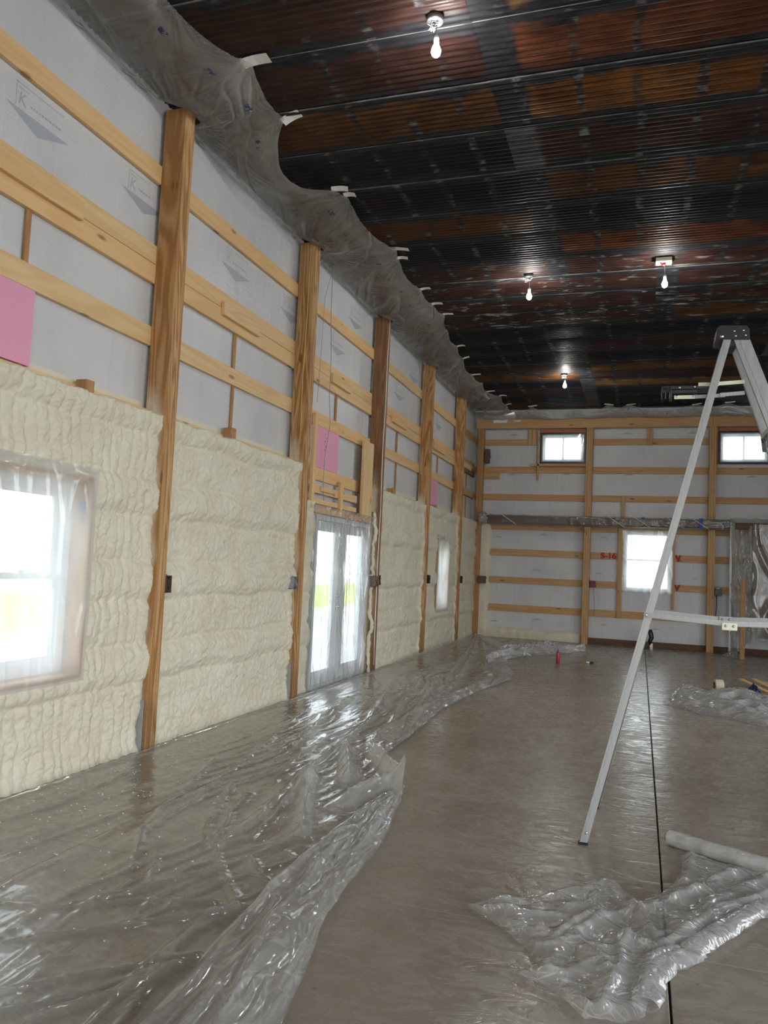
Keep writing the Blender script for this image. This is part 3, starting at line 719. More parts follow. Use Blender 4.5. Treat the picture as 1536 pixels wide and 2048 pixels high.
# windows in the back wall
def back_window(name, x0, x1, z0, z1, sliding):
    w_ = struct(empty(name)); t = .06
    ya, yb = (18.46, 18.56)
    for lo, hi in [((x0, ya, z0), (x1, yb, z0+t)), ((x0, ya, z1-t), (x1, yb, z1)), ((x0, ya, z0+t), (x0+t, yb, z1-t)), ((x1-t, ya, z0+t), (x1, yb, z1-t))]:
        box('frame', lo, hi, VINYL, w_)
    if sliding:
        xm = (x0+x1)/2; parts = [(x0+t, xm+.02, z0+t, z1-t, 18.53), (xm-.02, x1-t, z0+t, z1-t, 18.505)]
    else:
        zm = (z0+z1)/2 + .03; parts = [(x0+t, x1-t, z0+t, zm+.02, 18.505), (x0+t, x1-t, zm-.02, z1-t, 18.53)]
    for a, b_, c, d, y in parts:
        s = empty('sash', (0, 0, 0), w_); q = .035
        for lo, hi in [((a, y-.012, c), (b_, y+.012, c+q)), ((a, y-.012, d-q), (b_, y+.012, d)), ((a, y-.012, c+q), (a+q, y+.012, d-q)), ((b_-q, y-.012, c+q), (b_, y+.012, d-q))]:
            box('stile', lo, hi, VINYL, s, .002)
        box('pane', (a+q, y-.003, c+q), (b_-q, y+.003, d-q), GLASS, s, 0)
    if sliding:
        for lo, hi in [((x0-.02, 18.44, z0-.02), (x1+.02, 18.458, z0+.035)), ((x0-.02, 18.44, z1-.03), (x1+.02, 18.458, z1+.02)), ((x0-.02, 18.44, z0+.035), (x0+.035, 18.458, z1-.03)), ((x1-.035, 18.44, z0+.035), (x1+.02, 18.458, z1-.03))]:
            box('black_trim', lo, hi, DARKTAPE, w_, .002)
back_window('window_3', 3.28, 4.325, 1.225, 2.585, False)
back_window('window_4', 1.375, 2.385, 4.125, 4.815, True)
back_window('window_5', 5.245, 6.255, 4.125, 4.815, True)
def film_sheet_y(name, x0, x1, z0, z1, y, mat, label, seed, amp):
    X, Z = np.meshgrid(np.linspace(x0, x1, 40), np.linspace(z0, z1, 46), indexing='xy')
    Y = y - amp*(ridged(X*4, Z*2, seed, 3)-.3)
    return tag(grid(name, np.stack([X, Y, Z], -1), mat), label, 'plastic film')
film_sheet_y('window_film', 3.262, 4.34, 1.20, 2.60, 18.43, FILM_WIN, 'clear film over the white framed lower window in the back wall', 15, .012)
film_sheet_y('window_film', 1.39, 2.37, 4.14, 4.80, 18.437, FILM_WIN, 'clear film inside the black edged high back window left of the ladder', 16, .006)
film_sheet_y('window_film', 5.26, 6.24, 4.14, 4.80, 18.437, FILM_WIN, 'clear film inside the black edged high back window behind the ladder', 17, .006)

# ------------------------------------------------------------------ pink boards, boxes and cables on the left wall
for (y0, y1, z0, z1, lab) in [(3.45, 4.075, 2.74, 3.249, 'pink foam board tucked under a girt above the near window'), (8.815, 9.605, 2.732, 3.249, 'pink foam board with black print above the double door'), (14.44, 14.99, 2.76, 3.249, 'narrow pink foam board above the far small window')]:
    t = tag(empty('foam_board', (-.215, (y0+y1)/2, z0)), lab, 'insulation board')
    def rel(v): return (v[0]+.215, v[1]-(y0+y1)/2, v[2]-z0)
    box('board', rel((-.238, y0, z0)), rel((-.200, y1, z1)), PINK, t, .002)
    bm = bmesh.new()
    for k in range(9 if y0 > 8 and y0 < 9 else 3):
        yy = (y0 + .33 + .02*math.sin(k*3)) if y0 < 9 and y0 > 8 else y0+.02+.11*k
        zz = z0+.04+k*.05 if 8 < y0 < 9 else z1-.035-.05*k
        q = .014 if k % 3 else .028
        a = rel((-.1992, yy-.006 if 8 < y0 < 9 else yy, zz)); M_ = Matrix(((0, 0, 1, a[0]), (1, 0, 0, a[1]), (0, 1, 0, a[2]), (0, 0, 0, 1)))
        prism(bm, [(0, 0), (.018, 0), (.022, q), (.004, q)] if 8 < y0 < 9 else [(0, 0), (.05, -.012), (.05, -.004), (0, .008)], M_)
    o = from_bm('print', bm, PINKINK, t); o['kind'] = 'stuff'
def outlet_box(loc, size, mat, lab, axis, seed):
    t = tag(empty('junction_box', loc), lab, 'electrical box')
    sx_, sy_, sz_ = size; w_ = .004
    bm = bmesh.new()
    for lo, hi in [((0, 0, 0), (w_, sy_, sz_)), ((0, 0, 0), (sx_, w_, sz_)), ((0, sy_-w_, 0), (sx_, sy_, sz_)), ((0, 0, 0), (sx_, sy_, w_)), ((0, 0, sz_-w_), (sx_, sy_, sz_))]:
        add_box(bm, lo, hi)
    from_bm('box', bm, mat, t)
    r2 = random.Random(seed); bm = bmesh.new()
    for k in range(4):
        p = [(sx_*.4, sy_*.5, sz_*.9)]
        for j in range(5): p.append((sx_*r2.uniform(.6, 1.25), sy_*r2.uniform(.15, .85), sz_*(.85-.19*j)))
        tube(bm, p, .004, 5)
    w = from_bm('wires', bm, BRBOX if mat is not GALV else GREYC, t, True); w['kind'] = 'stuff'
    box('clamp', (sx_*.2, -.004, sz_), (sx_*.7, sy_*.6, sz_+.012), GALV, t, .001)
    return t
outlet_box((-.08, 5.499, 1.24), (.085, .075, .14), BRBOX, 'dark box on the nearest post above the near foam panel', 'y', 1)
outlet_box((-.17, 8.0, 1.235), (.16, .072, .14), GALV, 'grey metal box on the post left of the double door', 'y', 2)
outlet_box((-.10, 10.73, 1.23), (.125, .113, .16), BRBOX, 'brown box on the near face of the post right of the double door', 'y', 3)
outlet_box((-.08, 10.989, 1.25), (.07, .08, .15), BLACK, 'black box on the far face of the post right of the double door', 'y', 4)
outlet_box((-.05, 13.719, 1.26), (.085, .075, .15), BLACK, 'small black box on the post left of the far small window', 'y', 5)
outlet_box((-.05, 16.459, 1.25), (.085, .075, .15), BLACK, 'small black box on the last post before the corner', 'y', 6)
outlet_box((.04, 18.22, 1.24), (.17, .10, .17), BRBOX, 'dark box in the foamed back corner', 'y', 7)
outlet_box((2.575, 18.38, 1.27), (.12, .09, .15), simple('red_brown_box', (.16, .035, .03), .5), 'red brown box beside the first back wall post', 'y', 8)
outlet_box((5.20, 18.38, 1.22), (.14, .09, .16), BLACK, 'black box with hanging cable beside the second back wall post', 'y', 9)
outlet_box((.06, 18.36, 4.10), (.12, .07, .34), BRBOX, 'brown box with white switch high in the back corner', 'y', 10)
tag(tube_obj('cable', [(-.10, 8.86, 5.25), (-.10, 8.87, 4.7), (-.09, 8.93, 4.1), (-.10, 8.96, 3.64), (-.12, 9.08, 3.3), (-.14, 9.0, 2.85), (-.13, 8.98, 2.5), (-.13, 9.02, 2.32)], .005, GREYC), 'grey cord hanging loose in front of the pink board', 'cable')
tag(tube_obj('cable', [(-.02, 8.70, 5.2), (-.1, 8.66, 4.8), (-.12, 8.68, 4.2), (-.15, 8.70, 3.5)], .003, GREYC), 'thin grey string hanging beside the loose cord above the door', 'cable')
tag(tube_obj('cable', [(.006, 10.90, 5.25), (.008, 10.86, 4.6), (.008, 10.87, 4.0), (.008, 10.83, 3.2), (.008, 10.86, 2.4), (.008, 10.84, 1.5), (.008, 10.85, .7), (.008, 10.87, .1)], .007, WHITEC), 'white cable stapled down the post right of the double door', 'cable')
tag(tube_obj('cable', [(-.06, 8.070, 5.2), (-.055, 8.068, 4.4), (-.07, 8.068, 3.6), (-.06, 8.068, 2.9)], .005, YELC), 'yellow cable running down the post left of the double door', 'cable')
tag(tube_obj('cable', [(5.24, 18.36, 1.24), (5.24, 18.33, 1.0), (5.22, 18.34, .78), (5.30, 18.36, .62)], .008, BLACK), 'black cable hanging from the box on the second back post', 'cable')
tag(tube_obj('cable', [(2.66, 18.40, 1.26), (2.68, 18.41, 1.0), (2.70, 18.42, .80), (2.68, 18.43, .62)], .006, GREYC), 'grey cable hanging below the red brown box', 'cable')

# ------------------------------------------------------------------ ladder
lad = tag(empty('step_ladder', (4.2, 5.12, 0)), 'tall aluminium step ladder with black top cap standing on the bare floor', 'ladder')
LO = Vector((4.2, 5.12, 0))
def channel(name, p0, p1, w, d, t, side, xdir, parent, mat=ALU):
    """C-channel rail from p0 to p1: web of width w, flanges of depth d pointing to side (+1/-1 in y)."""
    p0, p1 = Vector(p0)-LO, Vector(p1)-LO; ax = (p1-p0).normalized()
    yv = Vector((0, 1, 0)); wv = yv.cross(ax).normalized(); yv = ax.cross(wv).normalized()
    bm = bmesh.new(); L = (p1-p0).length
    M_ = Matrix(((wv.x, yv.x*side, ax.x, p0.x), (wv.y, yv.y*side, ax.y, p0.y), (wv.z, yv.z*side, ax.z, p0.z), (0, 0, 0, 1)))
    for lo, hi in [((-w/2, 0, 0), (w/2, t, L)), ((-w/2, t, 0), (-w/2+t, d, L)), ((w/2-t, t, 0), (w/2, d, L)), ((-w*.17, -.0015, .02), (w*.17, 0, L-.02))]:
        add_box(bm, lo, hi, 0, M_)
    bmesh.ops.recalc_face_normals(bm, faces=bm.faces)
    return from_bm(name, bm, mat, parent)
NR0, NR1 = (3.375, 4.745, 0.0), (4.118, 4.945, 2.99)
FR0, FR1 = (3.405, 5.507, 0.0), (4.116, 5.135, 2.99)
NF0, NF1 = (5.21, 4.70, 0.0), (4.186, 4.95, 2.99)
FF0, FF1 = (5.22, 5.50, 0.0), (4.186, 5.130, 2.99)
lerp = lambda a, b_, t: tuple(a[i]+(b_[i]-a[i])*t for i in range(3))
rear = []
for a, b_, s in ((NR0, NR1, 1), (FR0, FR1, -1)): rear.append(channel('rear_rail', a, b_, .042, .030, .003, s, 1, lad))
front = []
for a, b_, s in ((NF0, NF1, 1), (FF0, FF1, -1)): front.append(channel('front_rail', a, b_, .082, .032, .003, s, 1, lad))
for a, b_ in ((NR0, FR0),):
    for p, r_ in ((NR0, rear[0]), (FR0, rear[1])):
        box('foot', (p[0]-LO.x-.027, p[1]-LO.y-.006, 0), (p[0]-LO.x+.027, p[1]-LO.y+.036 if p is NR0 else p[1]-LO.y+.006, .012), BLACK, r_, .002)
for p, r_ in ((NF0, front[0]), (FF0, front[1])):
    box('foot', (p[0]-LO.x-.05, p[1]-LO.y-.02, 0), (p[0]-LO.x+.05, p[1]-LO.y+.02, .02), BLACK, r_, .003)
lathe('rivet', [(0, .004), (.006, .003), (.008, 0)], RIVET, rear[0], tuple(Vector(lerp(NR0, NR1, .022))-LO+Vector((0, -.002, 0))), 10, (math.pi/2, 0, 0))
for k in range(1, 9):
    z = .3048*k; a = lerp(NF0, NF1, z/2.99); b_ = lerp(FF0, FF1, z/2.99); a = Vector(a)-LO; b_ = Vector(b_)-LO
    st = empty('step', (0, 0, 0), lad)
    bm = bmesh.new(); add_box(bm, (a.x-.042, a.y+.004, z-.006), (a.x+.042, b_.y-.004, z)); add_box(bm, (a.x-.042, a.y+.004, z-.03), (a.x-.039, b_.y-.004, z-.006)); add_box(bm, (a.x+.039, a.y+.004, z-.03), (a.x+.042, b_.y-.004, z-.006))
    from_bm('tread', bm, ALU, st)
    for s_, q in ((1, a), (-1, b_)):
        bm = bmesh.new(); M_ = Matrix.Translation((q.x-.03, q.y+.008*s_, z-.03)) @ Matrix.Rotation(math.radians(35*s_), 4, 'X')
        add_box(bm, (-.012, -.002, -.10), (.012, .002, .03), 0, M_); from_bm('brace', bm, GALV, st)
for k in (1, 3, 5, 7):      # rear horizontals
    t = k*.3048/2.99; a = Vector(lerp(NR0, NR1, t))-LO; b_ = Vector(lerp(FR0, FR1, t))-LO
    box('rear_bar', (a.x-.012, a.y+.004, a.z-.008), (a.x+.012, b_.y-.004, a.z+.008), ALU, lad, .002)
# spreaders, each of two folding bars with a hinge plate
for s_, (ya, yb, yh, xr, xf, zr, zh, zf) in enumerate([(4.828, 4.805, 4.812, 3.69, 4.76, 1.325, 1.303, 1.325), (5.325, 5.33, 5.328, 3.715, 4.77, 1.325, 1.303, 1.325)]):
    sp = empty('spreader', (0, 0, 0), lad); xh = 4.135 if s_ == 0 else 4.165
    for p0, p1 in (((xr, ya, zr), (xh, yh, zh)), ((xh, yh, zh), (xf, yb, zf))):
        p0, p1 = Vector(p0)-LO, Vector(p1)-LO; d = (p1-p0); L = d.length
        M_ = Matrix.Translation(p0) @ d.to_track_quat('X', 'Z').to_matrix().to_4x4()
        bm = bmesh.new(); add_box(bm, (-.012, -.0025, -.0145), (L, .0025, .0145), 0, M_); add_box(bm, (0, -.007, -.0145), (L, -.0025, -.0115), 0, M_)
        from_bm('bar', bm, ALU, sp)
    q = Vector((xh, yh, zh-(.012 if s_ == 0 else -.002)))-LO
    box('hinge_plate', (q.x-.04, q.y-.012, q.z-.024), (q.x+.04, q.y-.0075, q.z+.018), CREAM if s_ == 0 else ALU, sp, .002)
    for dx in (-.02, .02):
        lathe('rivet', [(0, .005), (.006, .004), (.008, 0)], GALV, sp, (q.x+dx, q.y-.012, q.z), 10, (math.pi/2, 0, 0))
    lathe('rivet', [(0, .004), (.006, .003), (.008, 0)], RIVET, sp, (xr-LO.x, ya-LO.y-.006, zr), 10, (math.pi/2, 0, 0))
# black top cap with rivets
bm = bmesh.new()
prof = [(4.050, 2.975), (4.236, 2.965), (4.232, 3.035), (4.214, 3.052), (4.072, 3.060), (4.056, 3.045)]
A_ = [bm.verts.new(Vector((x, 4.938, z))-LO) for x, z in prof]; B_ = [bm.verts.new(Vector((x, 5.145, z))-LO) for x, z in prof]
bm.faces.new(A_); bm.faces.new(B_[::-1])
for k in range(6): bm.faces.new((A_[k], B_[k], B_[(k+1) % 6], A_[(k+1) % 6]))
add_box(bm, Vector((4.10, 4.96, 2.935))-LO, Vector((4.165, 5.13, 2.975))-LO)
bmesh.ops.recalc_face_normals(bm, faces=bm.faces); bmesh.ops.bevel(bm, geom=list(bm.edges), offset=.004, segments=2, affect='EDGES')
cap = from_bm('top_cap', bm, BLACK, lad)
for x, z, r_ in [(4.083, 2.992, .012), (4.150, 3.02, .007), (4.200, 3.022, .007), (4.158, 2.990, .007), (4.212, 2.992, .007)]:
    lathe('rivet', [(0, .006), (r_*.6, .005), (r_, .001), (r_, 0)], RIVET, cap, tuple(Vector((x, 4.938, z))-LO), 14, (math.pi/2, 0, 0))
# folding pail shelf
sh = empty('pail_shelf', (0, 0, 0), lad)
bm = bmesh.new()
for lo, hi in [((3.80, 4.99, 2.690), (4.02, 5.11, 2.712)), ((3.80, 4.99, 2.640), (3.815, 5.11, 2.69)), ((3.752, 4.99, 2.700), (3.80, 5.11, 2.712)), ((3.752, 4.99, 2.655), (3.758, 5.11, 2.70)), ((3.775, 5.0, 2.655), (3.781, 5.10, 2.70)), ((3.815, 5.0, 2.668), (3.96, 5.02, 2.69)), ((3.815, 5.07, 2.668), (3.96, 5.09, 2.69))]:
    add_box(bm, Vector(lo)-LO, Vector(hi)-LO, .002)
from_bm('tray', bm, BLACK, sh)
for (p0, p1, m_) in [((3.96, 4.985, 2.716), (4.075, 4.985, 2.714), CREAM), ((4.03, 4.972, 2.712), (4.215, 4.972, 2.722), CREAM), ((3.825, 4.985, 2.640), (3.945, 4.985, 2.640), CREAM), ((3.94, 4.985, 2.640), (4.11, 4.98, 2.645), ALU), ((4.08, 4.972, 2.646), (4.215, 4.972, 2.655), ALU)]:
    p0, p1 = Vector(p0)-LO, Vector(p1)-LO; d = p1-p0
    M_ = Matrix.Translation(p0) @ d.to_track_quat('X', 'Z').to_matrix().to_4x4()
    bm = bmesh.new(); add_box(bm, (0, -.002, -.011), (d.length, .002, .011), 0, M_); from_bm('arm', bm, m_, sh)
for x, z in ((3.855, 2.70), (3.94, 2.702), (3.84, 2.645), (3.93, 2.645)):
    lathe('rivet', [(0, .005), (.005, .004), (.007, 0)], RIVET, sh, tuple(Vector((x, 4.982, z))-LO), 10, (math.pi/2, 0, 0))

# ------------------------------------------------------------------ bulbs on the ceiling
def bulb(x, y, drop, lab, square):
    t = tag(empty('pendant_bulb', (x, y, ZC-.02)), lab, 'lamp', 'bare bulbs hanging from the metal ceiling')
    if square:
        for sx_ in (-1, 1): box('bracket', (sx_*.10-.008, -.06, -.06), (sx_*.10+.008, .06, 0), BLACK, t, .002)
        box('ceiling_box', (-.09, -.07, -.05), (.09, .07, 0), CREAM, t, .004)
    else:
        lathe('ceiling_box', [(0, -.035), (.055, -.035), (.058, -.03), (.058, 0), (0, 0)], GALV, t, (0, 0, 0), 18)
    bm = bmesh.new(); r2 = random.Random(int(x*100+y*7))
    for k in range(4):
        tube(bm, [(0, 0, -.03)] + [(r2.uniform(-.05, .05), r2.uniform(-.05, .05), -.045-r2.uniform(0, .035)) for _ in range(4)] + [(0, 0, -.06)], .0035, 5)
    w = from_bm('wires', bm, GREYC if not square else REDP, t, True); w['kind'] = 'stuff'
    tube_obj('cord', [(0, 0, -.035), (.012, 0, -.035-drop*.4), (.016, 0, -.035-drop)], .005, GREYC, t)
    z = -.035-drop
    lathe('socket', [(0, 0), (.012, 0), (.017, -.012), (.018, -.05), (.0, -.05)], VINYL, t, (.016, 0, z), 14)
    lathe('bulb', [(.013, -.05), (.016, -.065), (.026, -.085), (.0325, -.105), (.033, -.12), (.028, -.138), (.016, -.15), (0, -.154)], BULBM, t, (.016, 0, z), 18)
bulb(2.22, 4.96, .10, 'bare lit bulb hanging nearest on the rusty ceiling, from a round box', False)
bulb(2.21, 9.83, .13, 'bare lit bulb left of the middle pair on the ceiling', False)
bulb(3.84, 9.62, .16, 'bare lit bulb with red wires under a rectangular bracket', True)
bulb(2.20, 14.95, .08, 'bare lit bulb farthest away near the back wall', False)

# ------------------------------------------------------------------ plastic film along the ceiling edges
TP = [(1.6, .70), (3.3, .72), (4.32, .50), (5.08, .74), (5.83, .67), (7.10, .62), (7.24, .70), (8.67, .80), (8.95, .74), (10.0, .74), (10.63, .74), (11.1, .80), (11.9, .66), (12.76, .62), (13.5, .56), (14.68, .48), (15.4, .55), (16.13, .50), (16.6, .72), (17.5, .70), (18.3, .74)]
nv, nu = 1250, 72
yv = np.linspace(1.6, 18.25, nv); uv_ = np.linspace(0, 1, nu)
ty = np.array([a for a, _ in TP]); tx = np.array([b_ for _, b_ in TP])
xe = np.interp(yv, ty, tx); kk = np.clip(np.searchsorted(ty, yv)-1, 0, len(ty)-2)
tt = (yv-ty[kk])/(ty[kk+1]-ty[kk]); ln = ty[kk+1]-ty[kk]
sc_ = np.sin(np.pi*tt)*np.clip(ln/1.3, 0, 1.2)
flap = ((yv > 5.83) & (yv < 7.10))*np.sin(np.pi*tt**.7)
xe = xe - .05*sc_ - .17*flap + .006*perlin(yv*7, yv*0, 4); ze = ZC-.036-.06*sc_-.16*flap
xi = np.full(nv, -.215); zi = np.full(nv, 5.285); np_y = np.full(nv, 99.)
for yf in YF:
    bmp = sstep(yf-.34, yf-.15, yv)*(1-sstep(yf+.01, yf+.20, yv))
    xi += .25*bmp; zi -= .075*bmp
    d = yv-(yf+.02); m_ = np.abs(d) < np.abs(np_y); np_y[m_] = d[m_]
U = uv_[None, :]; Yg = np.repeat(yv[:, None], nu, 1)
X = xi[:, None]+(xe-xi)[:, None]*U
Zs = zi[:, None]+(ze-zi)[:, None]*U
sag = np.sin(np.pi*U**.8)*(.06+.05*perlin(yv*.9, yv*0+2, 8))[:, None]
rad = np.hypot(np_y[:, None], U*.9+.02); ang = np.arctan2(np_y[:, None], U*.9+.02)
p1 = ridged(ang*5.5+3+.3*perlin(rad*2, ang, 20), rad*.25, 21, 7)*np.exp(-rad/.55)*sstep(.02, .15, rad)
angt = np.arctan2(((tt-np.round(tt))*ln)[:, None], 1.04-U); radt = np.hypot(((tt-np.round(tt))*ln)[:, None], 1.04-U)
p2 = ridged(angt*5+np.round(kk+tt)[:, None]*7.3, radt*.3, 23, 7)*np.exp(-radt/.35)
p3 = ridged(Yg*1.5+U*2.4+.4*perlin(Yg, U*2, 9), U*.5, 22, 9)
strip = np.exp(-((U-.83)/.10)**2)
pl = .045*p1 + .030*p2 + .030*p3 + .012*perlin(Yg*2.2, U*2, 24)
edge = sstep(0, .05, U)*(1-.6*sstep(.95, 1, U))
Zs = np.minimum(Zs - sag*.8 + (pl-.02)*edge, ZC-.037)
foldv = np.clip(p1*.8+p2*.9+p3*.8, 0, 1) + .35*strip + .25*flap[:, None]*sstep(.55, .9, U)
cf = tag(empty('ceiling_film', (0, 0, 0)), 'long translucent plastic film draped between the left wall top and ceiling', 'plastic film')
grid('film', np.stack([X, Yg+.02*perlin(Yg*2, U*3, 5), Zs], -1), FILM_TOP, cf, None, True, False, foldv)
def tape(parent, x, y, z, l_, w_, rz, mat=WHITETAPE, tilt=-.2):
    bm = bmesh.new(); pts = []
    for k in range(5):
        s_ = k/4; c_ = .012*math.sin(s_*3.0+x*9)
        pts.append([bm.verts.new((l_*(s_-.35), w_*(q-.5), c_ + l_*(s_-.35)*0)) for q in (0, 1)])
    for a, b_ in zip(pts[:-1], pts[1:]): bm.faces.new((a[0], b_[0], b_[1], a[1]))
    r = bmesh.ops.extrude_face_region(bm, geom=list(bm.faces)); bmesh.ops.translate(bm, vec=(0, 0, -.002), verts=[v for v in r['geom'] if isinstance(v, bmesh.types.BMVert)])
    bmesh.ops.recalc_face_normals(bm, faces=bm.faces)
    o = from_bm('tape_strip', bm, mat, parent); o.location = (x, y, z); o.rotation_euler = (tilt, rnd.uniform(-.15, .1), rz)
    return o
for y, x, l_, w_ in [(5.06, .72, .24, .09), (5.83, .67, .19, .085), (7.09, .62, .17, .075), (7.24, .68, .13, .065), (8.66, .78, .22, .06), (8.93, .74, .13, .06), (10.02, .73, .16, .05), (10.63, .74, .18, .055), (11.1, .79, .17, .05), (12.76, .62, .16, .05), (13.5, .56, .12, .05), (14.68, .48, .2, .05), (16.13, .50, .2, .05), (16.6, .70, .16, .05), (17.5, .68, .14, .05)]:
    tape(cf, x+.03, y, ZC-.034, l_, w_, rnd.uniform(-.35, .35))
for y in (4.30, 4.86, 5.02, 5.92, 8.0, 8.33, 10.7, 13.78):
    tape(cf, -.205 if y not in (8.0, 10.7) else -.19, y, 5.275, .13, .05, math.pi/2+rnd.uniform(-.3, .3), tilt=.9)
# along the back wall
TB = [(.0, 17.9), (.78, 18.30), (1.22, 17.70), (2.15, 18.12), (2.89, 17.72), (3.36, 17.75), (4.71, 17.85), (5.35, 17.7), (6.4, 17.9), (7.5, 17.8), (9.4, 17.9)]
xv = np.linspace(.05, 9.4, 420); bx = np.array([a for a, _ in TB]); by = np.array([b_ for _, b_ in TB])
kk = np.clip(np.searchsorted(bx, xv)-1, 0, len(bx)-2); tt = (xv-bx[kk])/(bx[kk+1]-bx[kk]); ln = bx[kk+1]-bx[kk]; sc_ = np.sin(np.pi*tt)
ye = np.interp(xv, bx, by) + .10*sc_*np.clip(ln, 0, 1.2); ze = ZC-.03-.10*sc_*np.clip(ln, 0, 1.2)*(1+.6*(xv < 2.9))
uv2 = np.linspace(0, 1, 34)[None, :]
Yb_ = 18.36 + (ye-18.36)[:, None]*uv2; Zb_ = 5.145 + (ze-5.145)[:, None]*uv2 - .05*np.sin(np.pi*uv2)
Zb_ += (ridged(xv[:, None]*2.6+uv2, uv2*1.5, 31, 3)-.3)*.03*sstep(0, .1, uv2)
bf = tag(empty('ceiling_film', (0, 0, 0)), 'pale plastic film taped along the back wall beam and ceiling', 'plastic film')
grid('film', np.stack([np.repeat(xv[:, None], 34, 1), Yb_, np.minimum(Zb_, ZC-.037)], -1), FILM_TOP, bf, None, True, True, np.clip(ridged(xv[:, None]*2.6+uv2, uv2*1.5, 31, 5), 0, 1)*.6+.25)
for x, y in [(1.22, 17.70), (2.89, 17.72), (3.36, 17.75), (4.71, 17.85), (5.35, 17.7)]: tape(bf, x, y, ZC-.034, .2, .06, rnd.uniform(-.3, .3))
box('tape_strip', (.25, 18.31, 5.06), (.58, 18.318, 5.135), WHITETAPE, bf, .001)
box('tape_strip', (.75, 18.31, 5.09), (.9, 18.318, 5.115), WHITETAPE, bf, .001)

# ------------------------------------------------------------------ plastic covered ledger along the back wall
lg = tag(empty('wrapped_ledger', (2.8, 18.2, 2.64)), 'long ledger beam wrapped in grey plastic across the back wall', 'wrapped beam')
def rl(v, o_): return tuple(a-b_ for a, b_ in zip(v, o_))
OO = (2.8, 18.2, 2.64)
box('beam', rl((.15, 18.22, 2.665), OO), rl((5.5, 18.285, 2.85), OO), BASEW, lg)
th = np.linspace(0, 2*np.pi, 20); xs_ = np.linspace(.08, 5.55, 220); TH, XX = np.meshgrid(th, xs_, indexing='xy')
ry = .085*np.sign(np.cos(TH))*np.abs(np.cos(TH))**.4; rz = .118*np.sign(np.sin(TH))*np.abs(np.sin(TH))**.4
wob = 1 + .10*(ridged(XX*4+TH*.4, TH*.8, 61, 3)-.4)
sq = 1-.35*sstep(.3, .08, XX)
grid('film', np.stack([XX-OO[0], 18.235-OO[1]+np.minimum(ry*wob*sq, .05), 2.755-OO[2]+rz*wob*sq], -1), FILM_GREY, lg)
for x in (.55, 2.95, 3.5, 4.2, 4.7):
    tube_obj('cord', [rl((x, 18.125, 2.87), OO), rl((x+.17, 18.12, 2.76), OO), rl((x+.34, 18.125, 2.65), OO)], .008, WHITEC, lg, 6)
for x0, x1, z0 in ((4.84, 4.92, 2.64), (3.66, 3.72, 2.83)):
    box('tape_strip', rl((x0, 18.115, z0), OO), rl((x1, 18.125, 2.875), OO), BLUETAPE, lg, .001)
def crumple(name, pts_fn, nu_, nv_, mat, label, cat='plastic film', parent=None):
    o = grid(name, pts_fn(nu_, nv_), mat, parent)
    return tag(o, label, cat) if parent is None else o
def knot(nu_, nv_):
    T1, T2 = np.meshgrid(np.linspace(0, 2*np.pi, nu_), np.linspace(.02, np.pi-.02, nv_), indexing='xy')
    R_ = .10*(1+.9*(ridged(T1*2.2, T2*2.2, 77, 2)-.5))
    R_[:, -1] = R_[:, 0]
    return np.stack([.10+R_*np.sin(T2)*np.cos(T1), 18.16+.55*R_*np.sin(T2)*np.sin(T1), 2.78+1.2*R_*np.cos(T2)], -1)
grid('film_end', knot(40, 30)-np.array(OO), FILM_LOOSE, lg)

# plastic draped closet framing at the right end of the back wall
cl = tag(empty('draped_framing', (5.7, 17.6, 0)), 'plastic draped timber framing at the right end of the back wall', 'framing')
OC = (5.7, 17.6, 0)
board('stud', rl((5.60, 17.36, 0), OC), rl((5.69, 17.40, 1.62), OC), 'z', STRUTW, cl); board('stud', rl((5.46, 18.05, 0), OC), rl((5.50, 18.14, 2.8), OC), 'z', VINYL, cl)
board('panel', rl((5.95, 17.55, .42), OC), rl((9.2, 17.59, 2.62), OC), 'x', BASEW, cl)
board('header', rl((5.5, 17.40, 2.62), OC), rl((9.3, 17.56, 2.75), OC), 'x', BASEW, cl)
def side(nu_, nv_):
    T1, Zz = np.meshgrid(np.linspace(0, 1, nu_), np.linspace(.03, 2.90, nv_), indexing='xy')
    zz = Zz - .22*T1*sstep(1.5, 2.9, Zz) + (.30*sstep(.3, .9, T1))*(1-sstep(0, .8, Zz))
    w_ = (ridged(T1*4, Zz*1.6+T1*2, 81, 2)-.4)*.06
    return np.stack([5.47+.34*T1-w_*.8-OC[0], 18.15-.83*T1-w_-OC[1], zz], -1)
grid('side_film', side(40, 90), FILM_LOOSE, cl)
def frontf(nu_, nv_):
    Xx, Zz = np.meshgrid(np.linspace(5.81, 9.3, nu_), np.linspace(.36, 2.72, nv_), indexing='xy')
    lo_ = .36 + .14*perlin(Xx*1.7, Xx*0, 84); zz = lo_ + (2.72-lo_)*(Zz-.36)/2.36
    return np.stack([Xx-OC[0], 17.32-(ridged(Xx*3+.5*Zz, Zz*1.0, 83, 3)-.3)*.05-OC[1], zz], -1)
grid('front_film', frontf(110, 70), FILM_DRAPE, cl)
def topf(nu_, nv_):
    Xx, T1 = np.meshgrid(np.linspace(5.5, 9.3, nu_), np.linspace(0, 1, nv_), indexing='xy')
    return np.stack([Xx-OC[0], 18.2-.88*T1-OC[1], 2.90-.18*T1-.05*np.sin(np.pi*T1)+.03*(ridged(Xx*3+T1*2, T1*2, 85, 3)-.3)], -1)
grid('top_film', topf(80, 24), FILM_GREY, cl)
